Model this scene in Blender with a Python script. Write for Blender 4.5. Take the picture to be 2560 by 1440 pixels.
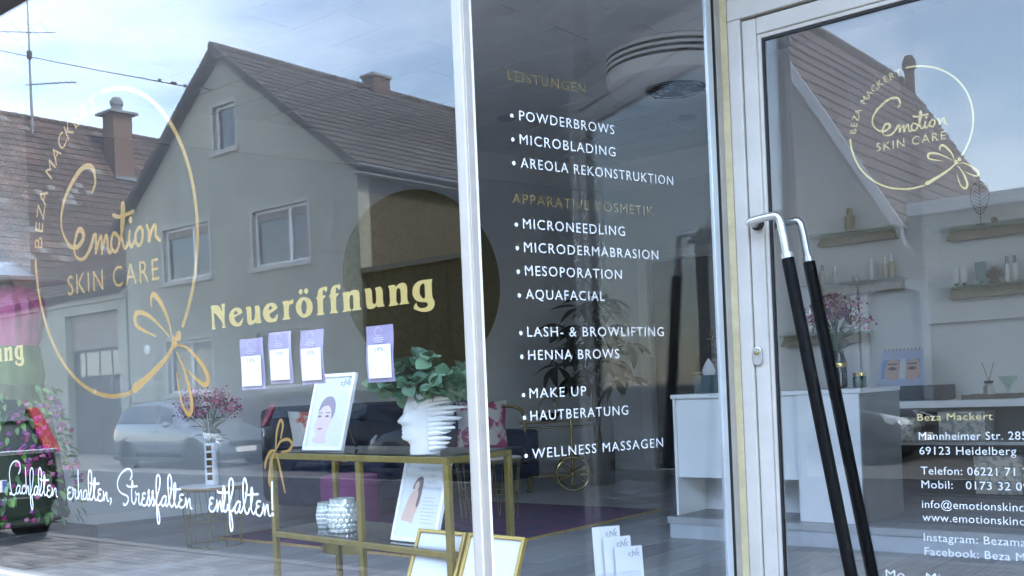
import bpy, bmesh, math, random
from mathutils import Vector, Matrix
random.seed(7)
for o in list(bpy.data.objects): bpy.data.objects.remove(o)
scn = bpy.context.scene
COL = scn.collection
R = math.radians

# ---------------------------------------------------------------- camera, sky, sun, exposure
# World frame: X runs along the shop front, +Y goes into the shop, Z is up (road = 0).
EYE = Vector((0, 0, 1.45)); YAW = R(39.4); ROLL = R(2.4)
fwd = Vector((-math.sin(YAW), math.cos(YAW), 0)); rgt = Vector((math.cos(YAW), math.sin(YAW), 0)); upv = Vector((0, 0, 1))
cx = rgt * math.cos(ROLL) - upv * math.sin(ROLL); cy = upv * math.cos(ROLL) + rgt * math.sin(ROLL)
cd = bpy.data.cameras.new('camera'); cam = bpy.data.objects.new('camera', cd); COL.objects.link(cam)
cam.matrix_world = Matrix(((cx.x, cy.x, -fwd.x, EYE.x), (cx.y, cy.y, -fwd.y, EYE.y), (cx.z, cy.z, -fwd.z, EYE.z), (0, 0, 0, 1)))
cd.sensor_width = 36; cd.lens = 36 * 2600 / 2560; cd.shift_y = 256 / 2560; cd.clip_start = .05; cd.clip_end = 3000
scn.camera = cam

SUN_EL, SUN_AZ = R(50), R(92)          # azimuth measured from +Y towards +X
w = bpy.data.worlds.new('World'); scn.world = w; w.use_nodes = True
nt = w.node_tree; nt.nodes.clear()
def N(t, typ, **kw):
    n = t.nodes.new(typ)
    for k, v in kw.items():
        if k.startswith('i_'): n.inputs[k[2:].replace('_', ' ')].default_value = v
        else: setattr(n, k, v)
    return n
out = N(nt, 'ShaderNodeOutputWorld'); bg = N(nt, 'ShaderNodeBackground'); bg.inputs[1].default_value = .1
sky = N(nt, 'ShaderNodeTexSky'); sky.sky_type = 'NISHITA'; sky.sun_disc = False
sky.sun_elevation = SUN_EL; sky.sun_rotation = SUN_AZ; sky.air_density = 1.15; sky.dust_density = .4; sky.ozone_density = 2.0
tc = N(nt, 'ShaderNodeTexCoord'); mp = N(nt, 'ShaderNodeMapping'); mp.inputs['Scale'].default_value = (1, 1, 2.6); mp.inputs['Location'].default_value = (3.1, 2.2, .4)
nz = N(nt, 'ShaderNodeTexNoise', i_Scale=2.3, i_Detail=7.0, i_Roughness=.56, i_Distortion=.35)
rp = N(nt, 'ShaderNodeValToRGB'); rp.color_ramp.elements[0].position = .42; rp.color_ramp.elements[1].position = .74
rp.color_ramp.elements[0].color = (.04, .04, .04, 1); rp.color_ramp.elements[1].color = (.72, .72, .72, 1)
mx = N(nt, 'ShaderNodeMix', data_type='RGBA'); mx.inputs[7].default_value = (7.4, 8.0, 9.3, 1)
nt.links.new(tc.outputs['Generated'], mp.inputs[0]); nt.links.new(mp.outputs[0], nz.inputs['Vector']); nt.links.new(nz.outputs[0], rp.inputs[0])
nt.links.new(rp.outputs[0], mx.inputs[0]); nt.links.new(sky.outputs[0], mx.inputs[6]); nt.links.new(mx.outputs[2], bg.inputs[0]); nt.links.new(bg.outputs[0], out.inputs[0])

sl = bpy.data.lights.new('sun', 'SUN'); sl.energy = 1.2; sl.angle = R(10); sl.color = (1, .96, .90)
so = bpy.data.objects.new('sun', sl); COL.objects.link(so)
sdir = Vector((math.sin(SUN_AZ) * math.cos(SUN_EL), math.cos(SUN_AZ) * math.cos(SUN_EL), math.sin(SUN_EL)))
so.rotation_euler = sdir.to_track_quat('Z', 'Y').to_euler(); so.location = (20, 20, 40)

vs = scn.view_settings; vs.view_transform = 'Standard'; vs.look = 'None'; vs.gamma = 1; vs.use_curve_mapping = False
vs.exposure = 3.8
cy_ = scn.cycles; cy_.use_denoising = True; cy_.max_bounces = 10; cy_.diffuse_bounces = 5; cy_.glossy_bounces = 6
cy_.transparent_max_bounces = 24; cy_.transmission_bounces = 8; cy_.caustics_reflective = False; cy_.caustics_refractive = False
cy_.sample_clamp_indirect = 6

# ---------------------------------------------------------------- helpers
def base(o):
    while o.parent: o = o.parent
    return Vector(o.location)
def tag(o, label=None, cat=None, group=None, kind=None):
    if label: o['label'] = label
    if cat: o['category'] = cat
    if group: o['group'] = group
    if kind: o['kind'] = kind
    return o
def thing(name, label, cat, loc=(0, 0, 0), group=None):
    o = bpy.data.objects.new(name, None); o.empty_display_size = .05; COL.objects.link(o); o.location = loc
    return tag(o, label, cat, group)
def link(name, me, mat=None, parent=None):
    o = bpy.data.objects.new(name, me); COL.objects.link(o)
    if mat and not me.materials: me.materials.append(mat)
    if parent: o.parent = parent
    return o
class MB:
    def __init__(s): s.v = []; s.f = []; s.m = []
    def add(s, vs, fs, m=0):
        b = len(s.v); s.v += [tuple(p) for p in vs]; s.f += [tuple(b + i for i in f) for f in fs]; s.m += [m] * len(fs); return s
    def quad(s, a, b, c, d, m=0): return s.add([a, b, c, d], [(0, 1, 2, 3)], m)
    def hexa(s, p, m=0):            # 8 points: bottom loop 0-3, top loop 4-7
        return s.add(p, [(3, 2, 1, 0), (4, 5, 6, 7), (0, 1, 5, 4), (1, 2, 6, 5), (2, 3, 7, 6), (3, 0, 4, 7)], m)
    def box(s, x0, x1, y0, y1, z0, z1, m=0, M=None):
        p = [Vector(q) for q in ((x0, y0, z0), (x1, y0, z0), (x1, y1, z0), (x0, y1, z0), (x0, y0, z1), (x1, y0, z1), (x1, y1, z1), (x0, y1, z1))]
        if M: p = [M @ q for q in p]
        return s.hexa(p, m)
    def prism(s, poly, z0, z1, m=0, M=None):   # polygon in XY, extruded in Z
        n = len(poly); p = [Vector((a, b, z0)) for a, b in poly] + [Vector((a, b, z1)) for a, b in poly]
        if M: p = [M @ q for q in p]
        return s.add(p, [tuple(range(n - 1, -1, -1)), tuple(range(n, 2 * n))] + [(i, (i + 1) % n, n + (i + 1) % n, n + i) for i in range(n)], m)
    def tube(s, path, r, n=8, m=0, closed=False, cap=True):
        P = [Vector(p) for p in path]; k = len(P); rs = r if isinstance(r, (list, tuple)) else [r] * k
        vs = []; up = None
        for i in range(k):
            if closed: t = P[(i + 1) % k] - P[i - 1]
            else: t = P[min(i + 1, k - 1)] - P[max(i - 1, 0)]
            t.normalize()
            if up is None:
                up = Vector((0, 0, 1)) if abs(t.z) < .9 else Vector((1, 0, 0))
            a = t.cross(up)
            if a.length < 1e-5: a = t.cross(Vector((.3, .8, .1)))
            a.normalize(); b = a.cross(t); up = b
            vs += [P[i] + (a * math.cos(2 * math.pi * j / n) + b * math.sin(2 * math.pi * j / n)) * rs[i] for j in range(n)]
        fs = []
        for i in range(k if closed else k - 1):
            for j in range(n):
                a0 = i * n; b0 = ((i + 1) % k) * n
                fs.append((a0 + j, b0 + j, b0 + (j + 1) % n, a0 + (j + 1) % n))
        if cap and not closed: fs += [tuple(range(n)), tuple(range((k - 1) * n + n - 1, (k - 1) * n - 1, -1))]
        return s.add(vs, fs, m)
    def lathe(s, prof, c=(0, 0, 0), n=24, m=0, M=None, sx=1, sy=1):
        vs = []; c = Vector(c)
        for r, z in prof:
            for j in range(n):
                a = 2 * math.pi * j / n; q = Vector((r * math.cos(a) * sx, r * math.sin(a) * sy, z))
                vs.append(c + (M @ q if M else q))
        fs = [(i * n + j, i * n + (j + 1) % n, (i + 1) * n + (j + 1) % n, (i + 1) * n + j) for i in range(len(prof) - 1) for j in range(n)]
        if prof[0][0] > 1e-4: fs.append(tuple(range(n - 1, -1, -1)))
        if prof[-1][0] > 1e-4: fs.append(tuple(range((len(prof) - 1) * n, len(prof) * n)))
        return s.add(vs, fs, m)
    def ball(s, c, r, n=10, m=0, sz=1.0):
        k = max(4, n // 2)
        return s.lathe([(max(1e-5, r * math.sin(math.pi * i / k)), -r * sz * math.cos(math.pi * i / k)) for i in range(k + 1)], c, n, m)
    def mesh(s, name, mats, off=(0, 0, 0), smooth=False):
        me = bpy.data.meshes.new(name); o = Vector(off)
        me.from_pydata([Vector(p) - o for p in s.v], [], s.f)
        mats = mats if isinstance(mats, (list, tuple)) else [mats]
        for q in mats: me.materials.append(q)
        if len(mats) > 1: me.polygons.foreach_set('material_index', s.m)
        if smooth: me.polygons.foreach_set('use_smooth', [True] * len(me.polygons))
        me.update(); return me
    def build(s, name, mats, parent=None, smooth=False, bevel=0, fix=True):
        off = base(parent) if parent else (0, 0, 0)
        me = s.mesh(name, mats, off, smooth)
        if fix:
            bm = bmesh.new(); bm.from_mesh(me); bmesh.ops.recalc_face_normals(bm, faces=bm.faces); bm.to_mesh(me); bm.free()
        if smooth:
            try: me.set_sharp_from_angle(angle=R(38))
            except Exception: pass
        o = link(name, me, None, parent)
        if bevel:
            b = o.modifiers.new('bevel', 'BEVEL'); b.width = bevel; b.segments = 2; b.limit_method = 'ANGLE'; b.angle_limit = R(40)
        return o
def struct(o): o['kind'] = 'structure'; return o
def curve_mesh(splines, thick=0.0):
    """flat shape with holes -> (verts, faces); x,y in the plane, z = +-thick/2"""
    cu = bpy.data.curves.new('tmp', 'CURVE'); cu.dimensions = '2D'; cu.fill_mode = 'BOTH'; cu.extrude = thick / 2
    for p in splines:
        sp = cu.splines.new('POLY'); sp.points.add(len(p) - 1); sp.use_cyclic_u = True
        for q, (a, b) in zip(sp.points, p): q.co = (a, b, 0, 1)
    return _tomesh(cu)
def _tomesh(cu):
    o = bpy.data.objects.new('tmp', cu); COL.objects.link(o)
    dg = bpy.context.evaluated_depsgraph_get(); ev = o.evaluated_get(dg); me = ev.to_mesh()
    vs = [tuple(v.co) for v in me.vertices]; fs = [tuple(p.vertices) for p in me.polygons]
    ev.to_mesh_clear(); bpy.data.objects.remove(o); bpy.data.curves.remove(cu)
    return vs, fs
_tcache = {}
def text_shape(txt, space=1.0, align='LEFT'):
    k = (txt, space, align)
    if k not in _tcache:
        cu = bpy.data.curves.new('tmp', 'FONT'); cu.body = txt; cu.space_character = space; cu.align_x = align; cu.resolution_u = 3
        _tcache[k] = _tomesh(cu)
    return _tcache[k]
def place2d(vs, fs, fn, mb, m=0):  # fn(x, y, z) -> 3D
    return mb.add([fn(*p) for p in vs], fs, m)
def smooth_path(pts, sub=5, closed=False):
    P = [Vector(p) for p in pts]; n = len(P); outp = []
    rng = range(n if closed else n - 1)
    for i in rng:
        p0 = P[i - 1] if (i or closed) else P[0] * 2 - P[1]
        p1 = P[i]; p2 = P[(i + 1) % n]
        p3 = P[(i + 2) % n] if (i + 2 < n or closed) else P[-1] * 2 - P[-2]
        for k in range(sub):
            t = k / sub
            outp.append(.5 * ((2 * p1) + (p2 - p0) * t + (2 * p0 - 5 * p1 + 4 * p2 - p3) * t * t + (3 * p1 - p0 - 3 * p2 + p3) * t ** 3))
    if not closed: outp.append(P[-1])
    return outp
def ribbon(mb, pts, width, fn, z0=0.0, sub=5, m=0, dz=2e-4, caps=True):
    """flat pen stroke through 2D points; width constant or callable(t)"""
    P = smooth_path([Vector((a, b)) for a, b in pts], sub) if len(pts) > 2 else [Vector(p) for p in pts]
    n = len(P); vs = []; fs = []
    W = [width(i / (n - 1)) if callable(width) else width for i in range(n)]
    if caps and n > 1:
        t0 = (P[0] - P[1]).normalized(); t1 = (P[-1] - P[-2]).normalized()
        P = [P[0] + t0 * W[0] * .42] + P + [P[-1] + t1 * W[-1] * .42]; W = [W[0] * .45] + W + [W[-1] * .45]; n += 2
    for i in range(n):
        t = P[min(i + 1, n - 1)] - P[max(i - 1, 0)]
        if t.length < 1e-9: t = Vector((1, 0))
        t.normalize(); nn = Vector((-t.y, t.x)) * W[i] / 2; z = z0 + dz * i / n
        a = P[i] + nn; b = P[i] - nn
        vs += [fn(a.x, a.y, z), fn(b.x, b.y, z)]
    fs = [(2 * i, 2 * i + 1, 2 * i + 3, 2 * i + 2) for i in range(n - 1)]
    return mb.add(vs, fs, m)

# ---------------------------------------------------------------- materials
MATS = {}
def mat(name, col, rough=.55, metal=0.0, var=0.0, vscale=6.0, bump=0.0, bscale=40.0, spec=.5, coat=0.0, sheen=0.0, stretch=None, col2=None, ramp=(.35, .65), trans=0.0, emit=None):
    if name in MATS: return MATS[name]
    m = bpy.data.materials.new(name); m.use_nodes = True; t = m.node_tree; b = t.nodes['Principled BSDF']
    b.inputs['Base Color'].default_value = (*col, 1); b.inputs['Roughness'].default_value = rough; b.inputs['Metallic'].default_value = metal
    b.inputs['Specular IOR Level'].default_value = spec; b.inputs['Coat Weight'].default_value = coat; b.inputs['Sheen Weight'].default_value = sheen
    b.inputs['Transmission Weight'].default_value = trans
    if var or bump or col2:
        tcn = N(t, 'ShaderNodeTexCoord'); src = tcn.outputs['Object']
        if stretch:
            mp_ = N(t, 'ShaderNodeMapping'); mp_.inputs['Scale'].default_value = stretch; t.links.new(src, mp_.inputs[0]); src = mp_.outputs[0]
    if var or col2:
        nz_ = N(t, 'ShaderNodeTexNoise', i_Scale=vscale, i_Detail=5.0, i_Roughness=.6); t.links.new(src, nz_.inputs['Vector'])
        rp_ = N(t, 'ShaderNodeValToRGB'); e = rp_.color_ramp.elements; e[0].position, e[1].position = ramp
        c2 = col2 or tuple(min(1, c * (1 + var)) for c in col); c1 = col if col2 else tuple(c * (1 - var) for c in col)
        e[0].color = (*c1, 1); e[1].color = (*c2, 1)
        t.links.new(nz_.outputs[0], rp_.inputs[0]); t.links.new(rp_.outputs[0], b.inputs['Base Color'])
    if bump:
        nb = N(t, 'ShaderNodeTexNoise', i_Scale=bscale, i_Detail=4.0); bp = N(t, 'ShaderNodeBump', i_Strength=bump, i_Distance=.01)
        t.links.new(src, nb.inputs['Vector']); t.links.new(nb.outputs[0], bp.inputs['Height']); t.links.new(bp.outputs[0], b.inputs['Normal'])
    MATS[name] = m; return m
def glass_mat(name, tint=(.97, .98, .98), ior=1.46):
    if name in MATS: return MATS[name]
    m = bpy.data.materials.new(name); m.use_nodes = True; t = m.node_tree; t.nodes.clear()
    o = N(t, 'ShaderNodeOutputMaterial'); mxs = N(t, 'ShaderNodeMixShader'); tr = N(t, 'ShaderNodeBsdfTransparent'); gl = N(t, 'ShaderNodeBsdfGlossy')
    tr.inputs[0].default_value = (*tint, 1); gl.inputs[0].default_value = (1, 1, 1, 1); gl.inputs['Roughness'].default_value = 0
    if name == 'window_glass':      # float glass is never perfectly flat
        tcg = N(t, 'ShaderNodeTexCoord'); ng = N(t, 'ShaderNodeTexNoise', i_Scale=1.7, i_Detail=2.0); bg_ = N(t, 'ShaderNodeBump', i_Strength=1.0, i_Distance=.00022)
        t.links.new(tcg.outputs['Object'], ng.inputs['Vector']); t.links.new(ng.outputs[0], bg_.inputs['Height']); t.links.new(bg_.outputs[0], gl.inputs['Normal'])
    ge = N(t, 'ShaderNodeNewGeometry'); mi = N(t, 'ShaderNodeMix'); mi.inputs[2].default_value = ior; mi.inputs[3].default_value = 1 / ior
    fr = N(t, 'ShaderNodeFresnel')
    t.links.new(ge.outputs['Backfacing'], mi.inputs[0]); t.links.new(mi.outputs[0], fr.inputs['IOR']); t.links.new(fr.outputs[0], mxs.inputs[0])
    t.links.new(tr.outputs[0], mxs.inputs[1]); t.links.new(gl.outputs[0], mxs.inputs[2]); t.links.new(mxs.outputs[0], o.inputs[0])
    MATS[name] = m; return m
M_GLASS = glass_mat('window_glass'); M_GLASS2 = glass_mat('shelf_glass', (.86, .93, .90)); M_SMOKE = glass_mat('smoked_glass', (.45, .46, .47))
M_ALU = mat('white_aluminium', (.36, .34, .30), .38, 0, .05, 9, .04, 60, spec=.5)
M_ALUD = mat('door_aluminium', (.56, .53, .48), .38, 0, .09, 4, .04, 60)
M_ALU2 = mat('grey_aluminium', (.27, .27, .265), .35, .35, .08, 9, .04, 60)
M_RUB = mat('black_rubber', (.012, .012, .013), .6)
M_TAN = mat('tan_render', (.50, .43, .26), .8, 0, .12, 14, .2, 90)
M_GOLD = mat('gold_vinyl', (.36, .205, .045), .38, .1)
M_GOLD2 = mat('yellow_gold_vinyl', (.50, .365, .115), .42, .1)
M_GOLD3 = mat('light_gold_vinyl', (.68, .54, .24), .45, 0)
M_WVINYL = mat('white_vinyl', (.88, .89, .91), .5)
M_BRASS = mat('brushed_brass', (.25, .20, .06), .38, .6, .12, 20)
M_BRASSP = mat('polished_brass', (.60, .48, .20), .22, 1.0)
M_STEEL = mat('satin_steel', (.62, .63, .64), .28, 1.0, .05, 30)
M_BLACKP = mat('black_grip', (.005, .005, .0055), .42, 0, .3, 30, spec=.12)
M_WHITE = mat('white_lacquer', (.80, .81, .82), .4, 0, .03, 4)
M_PAPER = mat('white_paper', (.66, .67, .68), .7)
M_INK = mat('grey_ink', (.30, .32, .36), .7)

# ---------------------------------------------------------------- street: ground, road, pavements
HY = -11.652                         # facade line of the houses across the street
M_ROAD = mat('asphalt', (.045, .047, .052), .9, 0, .25, 3, .35, 220)
M_GROUND = mat('yard_ground', (.12, .115, .10), .95, 0, .3, .6)
M_KERB = mat('concrete_kerb', (.24, .235, .22), .85, 0, .15, 5, .2, 80)
M_PAVE = mat('pavement_concrete', (.14, .135, .125), .9, 0, .18, 4, .25, 90)
M_JOINT = mat('sand_joint', (.075, .07, .06), .95)
M_BRICK = mat('clay_paver', (.165, .155, .148), .85, 0, .3, 5, .25, 120)
M_SLAB = mat('grey_paving_slab', (.24, .225, .205), .85, 0, .18, 6, .25, 120)
g = struct(MB().box(-900, 900, -900, 2.05, -.4, -.03).build('ground', M_GROUND))
struct(MB().box(-300, 300, -7.5, -1.13, -.3, 0).build('road', M_ROAD))
struct(MB().box(-300, 300, -7.64, -7.5, -.3, .06).build('kerb', M_KERB))
struct(MB().box(-300, 300, -1.13, -1.0, -.3, .12).build('kerb', mat('grey_granite_kerb', (.17, .165, .16), .85, 0, .15, 5, .2, 80)))
struct(MB().box(-300, 300, HY + .001, -7.64, -.3, .05).build('far_pavement', M_PAVE))
pave = struct(MB().box(-300, 300, -1.0, 2.05, -.3, .10).build('pavement', M_JOINT))
# near pavement pieces that the window mirrors: brick pavers at the kerb, slabs along the shop
def shared(name, me, parent, loc, rot=None, M=None):
    o = bpy.data.objects.new(name, me); COL.objects.link(o); o.parent = parent
    if M is not None: o.matrix_basis = M
    else: o.location = loc; o.rotation_euler = rot or (0, 0, 0)
    return o
def slab_mesh(name, a, b, h, m, ch=.006):
    mb = MB(); x, y = a / 2, b / 2
    p = [(-x, -y, 0), (x, -y, 0), (x, y, 0), (-x, y, 0), (-x, -y, h - ch), (x, -y, h - ch), (x, y, h - ch), (-x, y, h - ch), (-x + ch, -y + ch, h), (x - ch, -y + ch, h), (x - ch, y - ch, h), (-x + ch, y - ch, h)]
    mb.add(p, [(0, 1, 5, 4), (1, 2, 6, 5), (2, 3, 7, 6), (3, 0, 4, 7), (4, 5, 9, 8), (5, 6, 10, 9), (6, 7, 11, 10), (7, 4, 8, 11), (8, 9, 10, 11)])
    return mb.mesh(name, m)
ME_BR = [slab_mesh('paver_%d' % i, .232, .112, .06, mm) for i, mm in enumerate((M_BRICK, mat('dark_clay_paver', (.12, .114, .11), .85, 0, .3, 5, .25, 120), mat('pale_clay_paver', (.21, .20, .185), .85, 0, .25, 5, .25, 120)))]
cells = []
for r_ in range(16):
    for c in range(-44, 90):
        x = -10.5 + c * .24 + (.12 if r_ % 2 else 0); y = -.94 + r_ * .12
        if -15 < x < 4: cells.append((abs(x + 8.2) * .5 + (y + 1) * .4, x, y))
cells.sort()
rest = MB()
for k, (_, x, y) in enumerate(cells):
    dz = random.uniform(-.004, .004)
    if k < 290: shared('paver', random.choice(ME_BR), pave, (x, y, .055 + dz), (random.uniform(-.01, .01), random.uniform(-.01, .01), random.uniform(-.008, .008)))
    else: rest.box(x - .116, x + .116, y - .056, y + .056, .06, .115 + dz, random.choice((0, 0, 1)))
o = rest.build('paver_field', [M_BRICK, MATS['dark_clay_paver']], pave, fix=False); o['kind'] = 'stuff'
ME_SL = [slab_mesh('slab_%d' % i, .39, .29, .06, mm) for i, mm in enumerate((M_SLAB, mat('dark_paving_slab', (.205, .19, .175), .85, 0, .18, 6, .25, 120)))]
for r_ in range(3):
    for c in range(48):
        x = -14.8 + c * .4 + (.2 if r_ % 2 else 0)
        shared('paving_slab', random.choice(ME_SL), pave, (x, 1.13 + r_ * .3, .056 + random.uniform(-.003, .003)), (random.uniform(-.006, .006), random.uniform(-.006, .006), 0))

# ---------------------------------------------------------------- houses across the street
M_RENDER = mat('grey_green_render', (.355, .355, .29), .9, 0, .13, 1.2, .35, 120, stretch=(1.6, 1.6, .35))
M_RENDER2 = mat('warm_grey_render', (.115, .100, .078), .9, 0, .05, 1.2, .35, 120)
M_PLINTH = mat('red_brown_plinth', (.17, .12, .10), .9, 0, .1, 3, .3, 60)
M_TRIM = mat('pale_window_trim', (.46, .45, .41), .8, 0, .05, 6)
M_TILEG = [mat('grey_brown_roof_tile', (.074, .057, .049), .85, 0, .3, 1.1, .2, 30), mat('dark_roof_tile', (.052, .041, .036), .85, 0, .3, 1.1, .2, 30), mat('weathered_grey_tile', (.085, .082, .074), .9, 0, .35, 2.5, .2, 30)]
M_TILEB = [mat('red_brown_roof_tile', (.078, .049, .040), .85, 0, .4, .9, .2, 30), mat('dull_red_roof_tile', (.052, .036, .031), .85, 0, .4, .9, .2, 30), mat('lichen_spotted_tile', (.13, .12, .11), .9, 0, .5, 4, .2, 30)]
M_TILER = [mat('brown_concrete_tile', (.120, .068, .054), .8, 0, .25, 1.2, .2, 30), mat('brown_concrete_tile_dark', (.098, .058, .047), .8, 0, .25, 1.2, .2, 30), mat('faded_concrete_tile', (.13, .085, .07), .85, 0, .3, 2.5, .2, 30)]
M_UPVC = mat('white_window_frame', (.76, .77, .78), .4)
M_DGLASS = mat('house_window_glass', (.06, .07, .075), .04, 0, spec=1.0)
M_BRICKC = mat('chimney_brick', (.12, .072, .055), .9, 0, .25, 8, .3, 40)
M_ZINC = mat('zinc_sheet', (.16, .17, .18), .5, .4, .1, 5)
M_WOODD = mat('dark_stained_wood', (.030, .022, .018), .75, 0, .4, 4, .3, 20, stretch=(6, 6, .6))
M_WOODG = mat('weathered_gate_wood', (.085, .077, .07), .85, 0, .25, 3, .3, 20, stretch=(8, 8, .5))
M_BEIGE = mat('beige_panel', (.25, .215, .185), .8, 0, .06, 3)

def wall_poly(name, outer, holes, y0, y1, m, parent):
    """wall in the XZ plane between y0 and y1 with openings"""
    vs, fs = curve_mesh([outer] + holes, abs(y1 - y0)); ym = (y0 + y1) / 2
    mb = MB(); place2d(vs, fs, lambda a, b, c: (a, ym + c, b), mb); return mb.build(name, m, parent)
def rect(x0, x1, z0, z1): return [(x0, z0), (x1, z0), (x1, z1), (x0, z1)]
def frame_boxes(mb, x0, x1, z0, z1, y0, y1, w_):
    mb.box(x0, x0 + w_, y0, y1, z0, z1); mb.box(x1 - w_, x1, y0, y1, z0, z1)
    mb.box(x0 + w_, x1 - w_, y0, y1, z0, z0 + w_); mb.box(x0 + w_, x1 - w_, y0, y1, z1 - w_, z1)
def house_window(parent, x0, x1, z0, z1, fy, mull=.6, trim=.09, blind=True):
    mb = MB(); yb = fy - .17
    frame_boxes(mb, x0 + .002, x1 - .002, z0 + .03, z1 - .002, yb, yb + .07, .07)
    xs = [x0 + .07, x1 - .07]
    if mull:
        xm = x0 + (x1 - x0) * mull; mb.box(xm - .05, xm + .05, yb, yb + .075, z0 + .1, z1 - .072); xs = [x0 + .07, xm - .05, xm + .05, x1 - .07]
    wdw = mb.build('window', M_UPVC, parent)
    for a, b in zip(xs[::2], xs[1::2]): MB().box(a, b, yb + .02, yb + .035, z0 + .1, z1 - .072).build('pane', M_DGLASS, wdw)
    if blind: MB().box(x0 + .072, x1 - .072, yb + .037, yb + .068, z1 - .26, z1 - .073).build('roller_blind', M_BEIGE, wdw)
    MB().box(x0 - .12, x1 + .12, fy - .14, fy + .07, z0 - .09, z0 + .028).build('sill', M_TRIM, wdw)
    t_ = MB()
    t_.box(x0 - trim, x0, fy - .01, fy + .018, z0 + .03, z1 + trim); t_.box(x1, x1 + trim, fy - .01, fy + .018, z0 + .03, z1 + trim); t_.box(x0, x1, fy - .01, fy + .018, z1, z1 + trim)
    t_.build('surround', M_TRIM, wdw)
def tile_mesh(name, w_, h_, m):
    mb = MB(); x = w_ / 2; n = 4
    top = []; bot = []
    for i in range(n + 1):
        a = -x + w_ * i / n; hgt = .018 * math.sin(math.pi * i / n) ** 2
        top.append((a, 0, .045 + hgt)); bot.append((a, h_ * 1.12, .012 + hgt))
    vs = top + bot + [(p[0], 0, p[2] - .028) for p in top]
    fs = [(i, i + 1, n + 2 + i, n + 1 + i) for i in range(n)] + [(2 * n + 2 + i, 2 * n + 3 + i, i + 1, i) for i in range(n)]
    mb.add(vs, fs); mb.m = [0] * len(mb.f); return mb.mesh(name, m, smooth=False)
def roof_slope(parent, org, ud, vd, W, H, tw, th, mats, near=None, nobj=280, thick=.16):
    """deck plus rows of tiles; org = eave corner, ud along the eave, vd up the slope"""
    org = Vector(org); ud = Vector(ud).normalized(); vd = Vector(vd).normalized(); nn = ud.cross(vd)
    if nn.z < 0: nn = -nn
    bse = base(parent)
    MB().hexa([org - nn * thick, org + ud * W - nn * thick, org + ud * W + vd * H - nn * thick, org + vd * H - nn * thick, org, org + ud * W, org + ud * W + vd * H, org + vd * H]).build('roof', mats[1], parent)
    mes = [tile_mesh('roof_tile', tw * .985, th, m) for m in mats]
    Lst = []
    for r_ in range(int(H / th)):
        for c in range(int(W / tw)):
            q = org + ud * ((c + .5) * tw) + vd * (r_ * th); Lst.append(((q - near).length if near else 0, q))
    Lst.sort(key=lambda t_: t_[0])
    det = Matrix((ud, vd, nn)).transposed()
    rest = MB()
    def pick(q):   # weathered tiles come in loose patches
        f = math.sin(q.y * .9 + q.x * .7) * math.sin(q.z * 1.3 + q.y * .35 + 1)
        return 2 if random.random() < (.22 if f > .55 else .025) else (0 if random.random() < .6 else 1)
    for k, (_, q) in enumerate(Lst):
        q = q + nn * random.uniform(0, .006)
        if k < nobj:
            M4 = Matrix.Translation(q - bse) @ det.to_4x4(); shared('roof_tile', mes[pick(q)], parent, None, M=M4)
        else:
            a = -tw * .49; b = tw * .49
            rest.add([q + ud * a + nn * .045, q + ud * 0 + nn * .066, q + ud * b + nn * .045, q + ud * a + vd * th * 1.1 + nn * .012, q + vd * th * 1.1 + nn * .03, q + ud * b + vd * th * 1.1 + nn * .012, q + ud * a + nn * .015, q + ud * b + nn * .015],
                     [(0, 1, 4, 3), (1, 2, 5, 4), (6, 7, 2, 1), (6, 1, 0)], pick(q))
    o = rest.build('roof_tile_field', mats, parent, fix=False); o['kind'] = 'stuff'

# grey gable house
H1 = thing('gable_house', 'grey green rendered house with a steep gable facing the street and brown roof', 'house', (-22.28, HY, 0))
gx0, gx1, gxm = -27.15, -17.4, -22.28
op = [(-25.22, -23.13, 4.74, 6.18, .62), (-21.26, -19.16, 4.72, 6.13, .64), (-21.3, -19.2, 1.72, 3.14, .55), (-25.25, -23.2, 1.72, 3.15, .5), (-22.75, -21.82, 7.88, 9.05, 0)]
wall_poly('gable_wall', [(gx0, -.2), (gx1, -.2), (gx1, 6.64), (gxm, 10.27), (gx0, 6.64)], [rect(*q[:4]) for q in op], HY - .35, HY, M_RENDER, H1)
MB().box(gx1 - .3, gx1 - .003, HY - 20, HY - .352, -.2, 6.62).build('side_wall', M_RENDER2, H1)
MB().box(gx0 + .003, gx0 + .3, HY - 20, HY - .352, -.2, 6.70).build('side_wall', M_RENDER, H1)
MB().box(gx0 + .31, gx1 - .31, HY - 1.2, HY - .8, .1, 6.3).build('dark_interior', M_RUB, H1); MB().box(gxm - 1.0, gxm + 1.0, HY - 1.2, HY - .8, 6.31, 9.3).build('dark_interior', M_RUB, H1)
pl = MB()
for a, b in ((gx0 - .01, gx1 + .01),): pl.box(a, b, HY - .01, HY + .035, -.2, 1.55)
pl.build('plinth', M_PLINTH, H1)
for q in op: house_window(H1, *q[:4], HY, q[4], trim=.1, blind=q[4] > 0)
sl_v = Vector((gxm - (gx1 + .3), 0, 10.45 - 6.63)); near1 = Vector((-18, HY, 8))
roof_slope(H1, (gx1 + .3, HY + .28, 6.63), (0, -1, 0), sl_v, 20.2, sl_v.length, .30, .34, M_TILEG, near1)
MB().hexa([(gx0 - .3, HY - 20, 6.30), (gx0 - .3, HY + .28, 6.30), (gxm, HY + .28, 10.29), (gxm, HY - 20, 10.29), (gx0 - .3, HY - 20, 6.46), (gx0 - .3, HY + .28, 6.46), (gxm, HY + .28, 10.45), (gxm, HY - 20, 10.45)]).build('roof', M_TILEG[1], H1)
rg = MB(); 
for k in range(50): rg.tube([(gxm, HY + .3 - k * .41, 10.45), (gxm, HY + .3 - (k + 1) * .405, 10.47)], [.13, .115], 8)
rg.build('ridge_tiles', M_TILEG[0], H1)
vg = MB()
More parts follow.
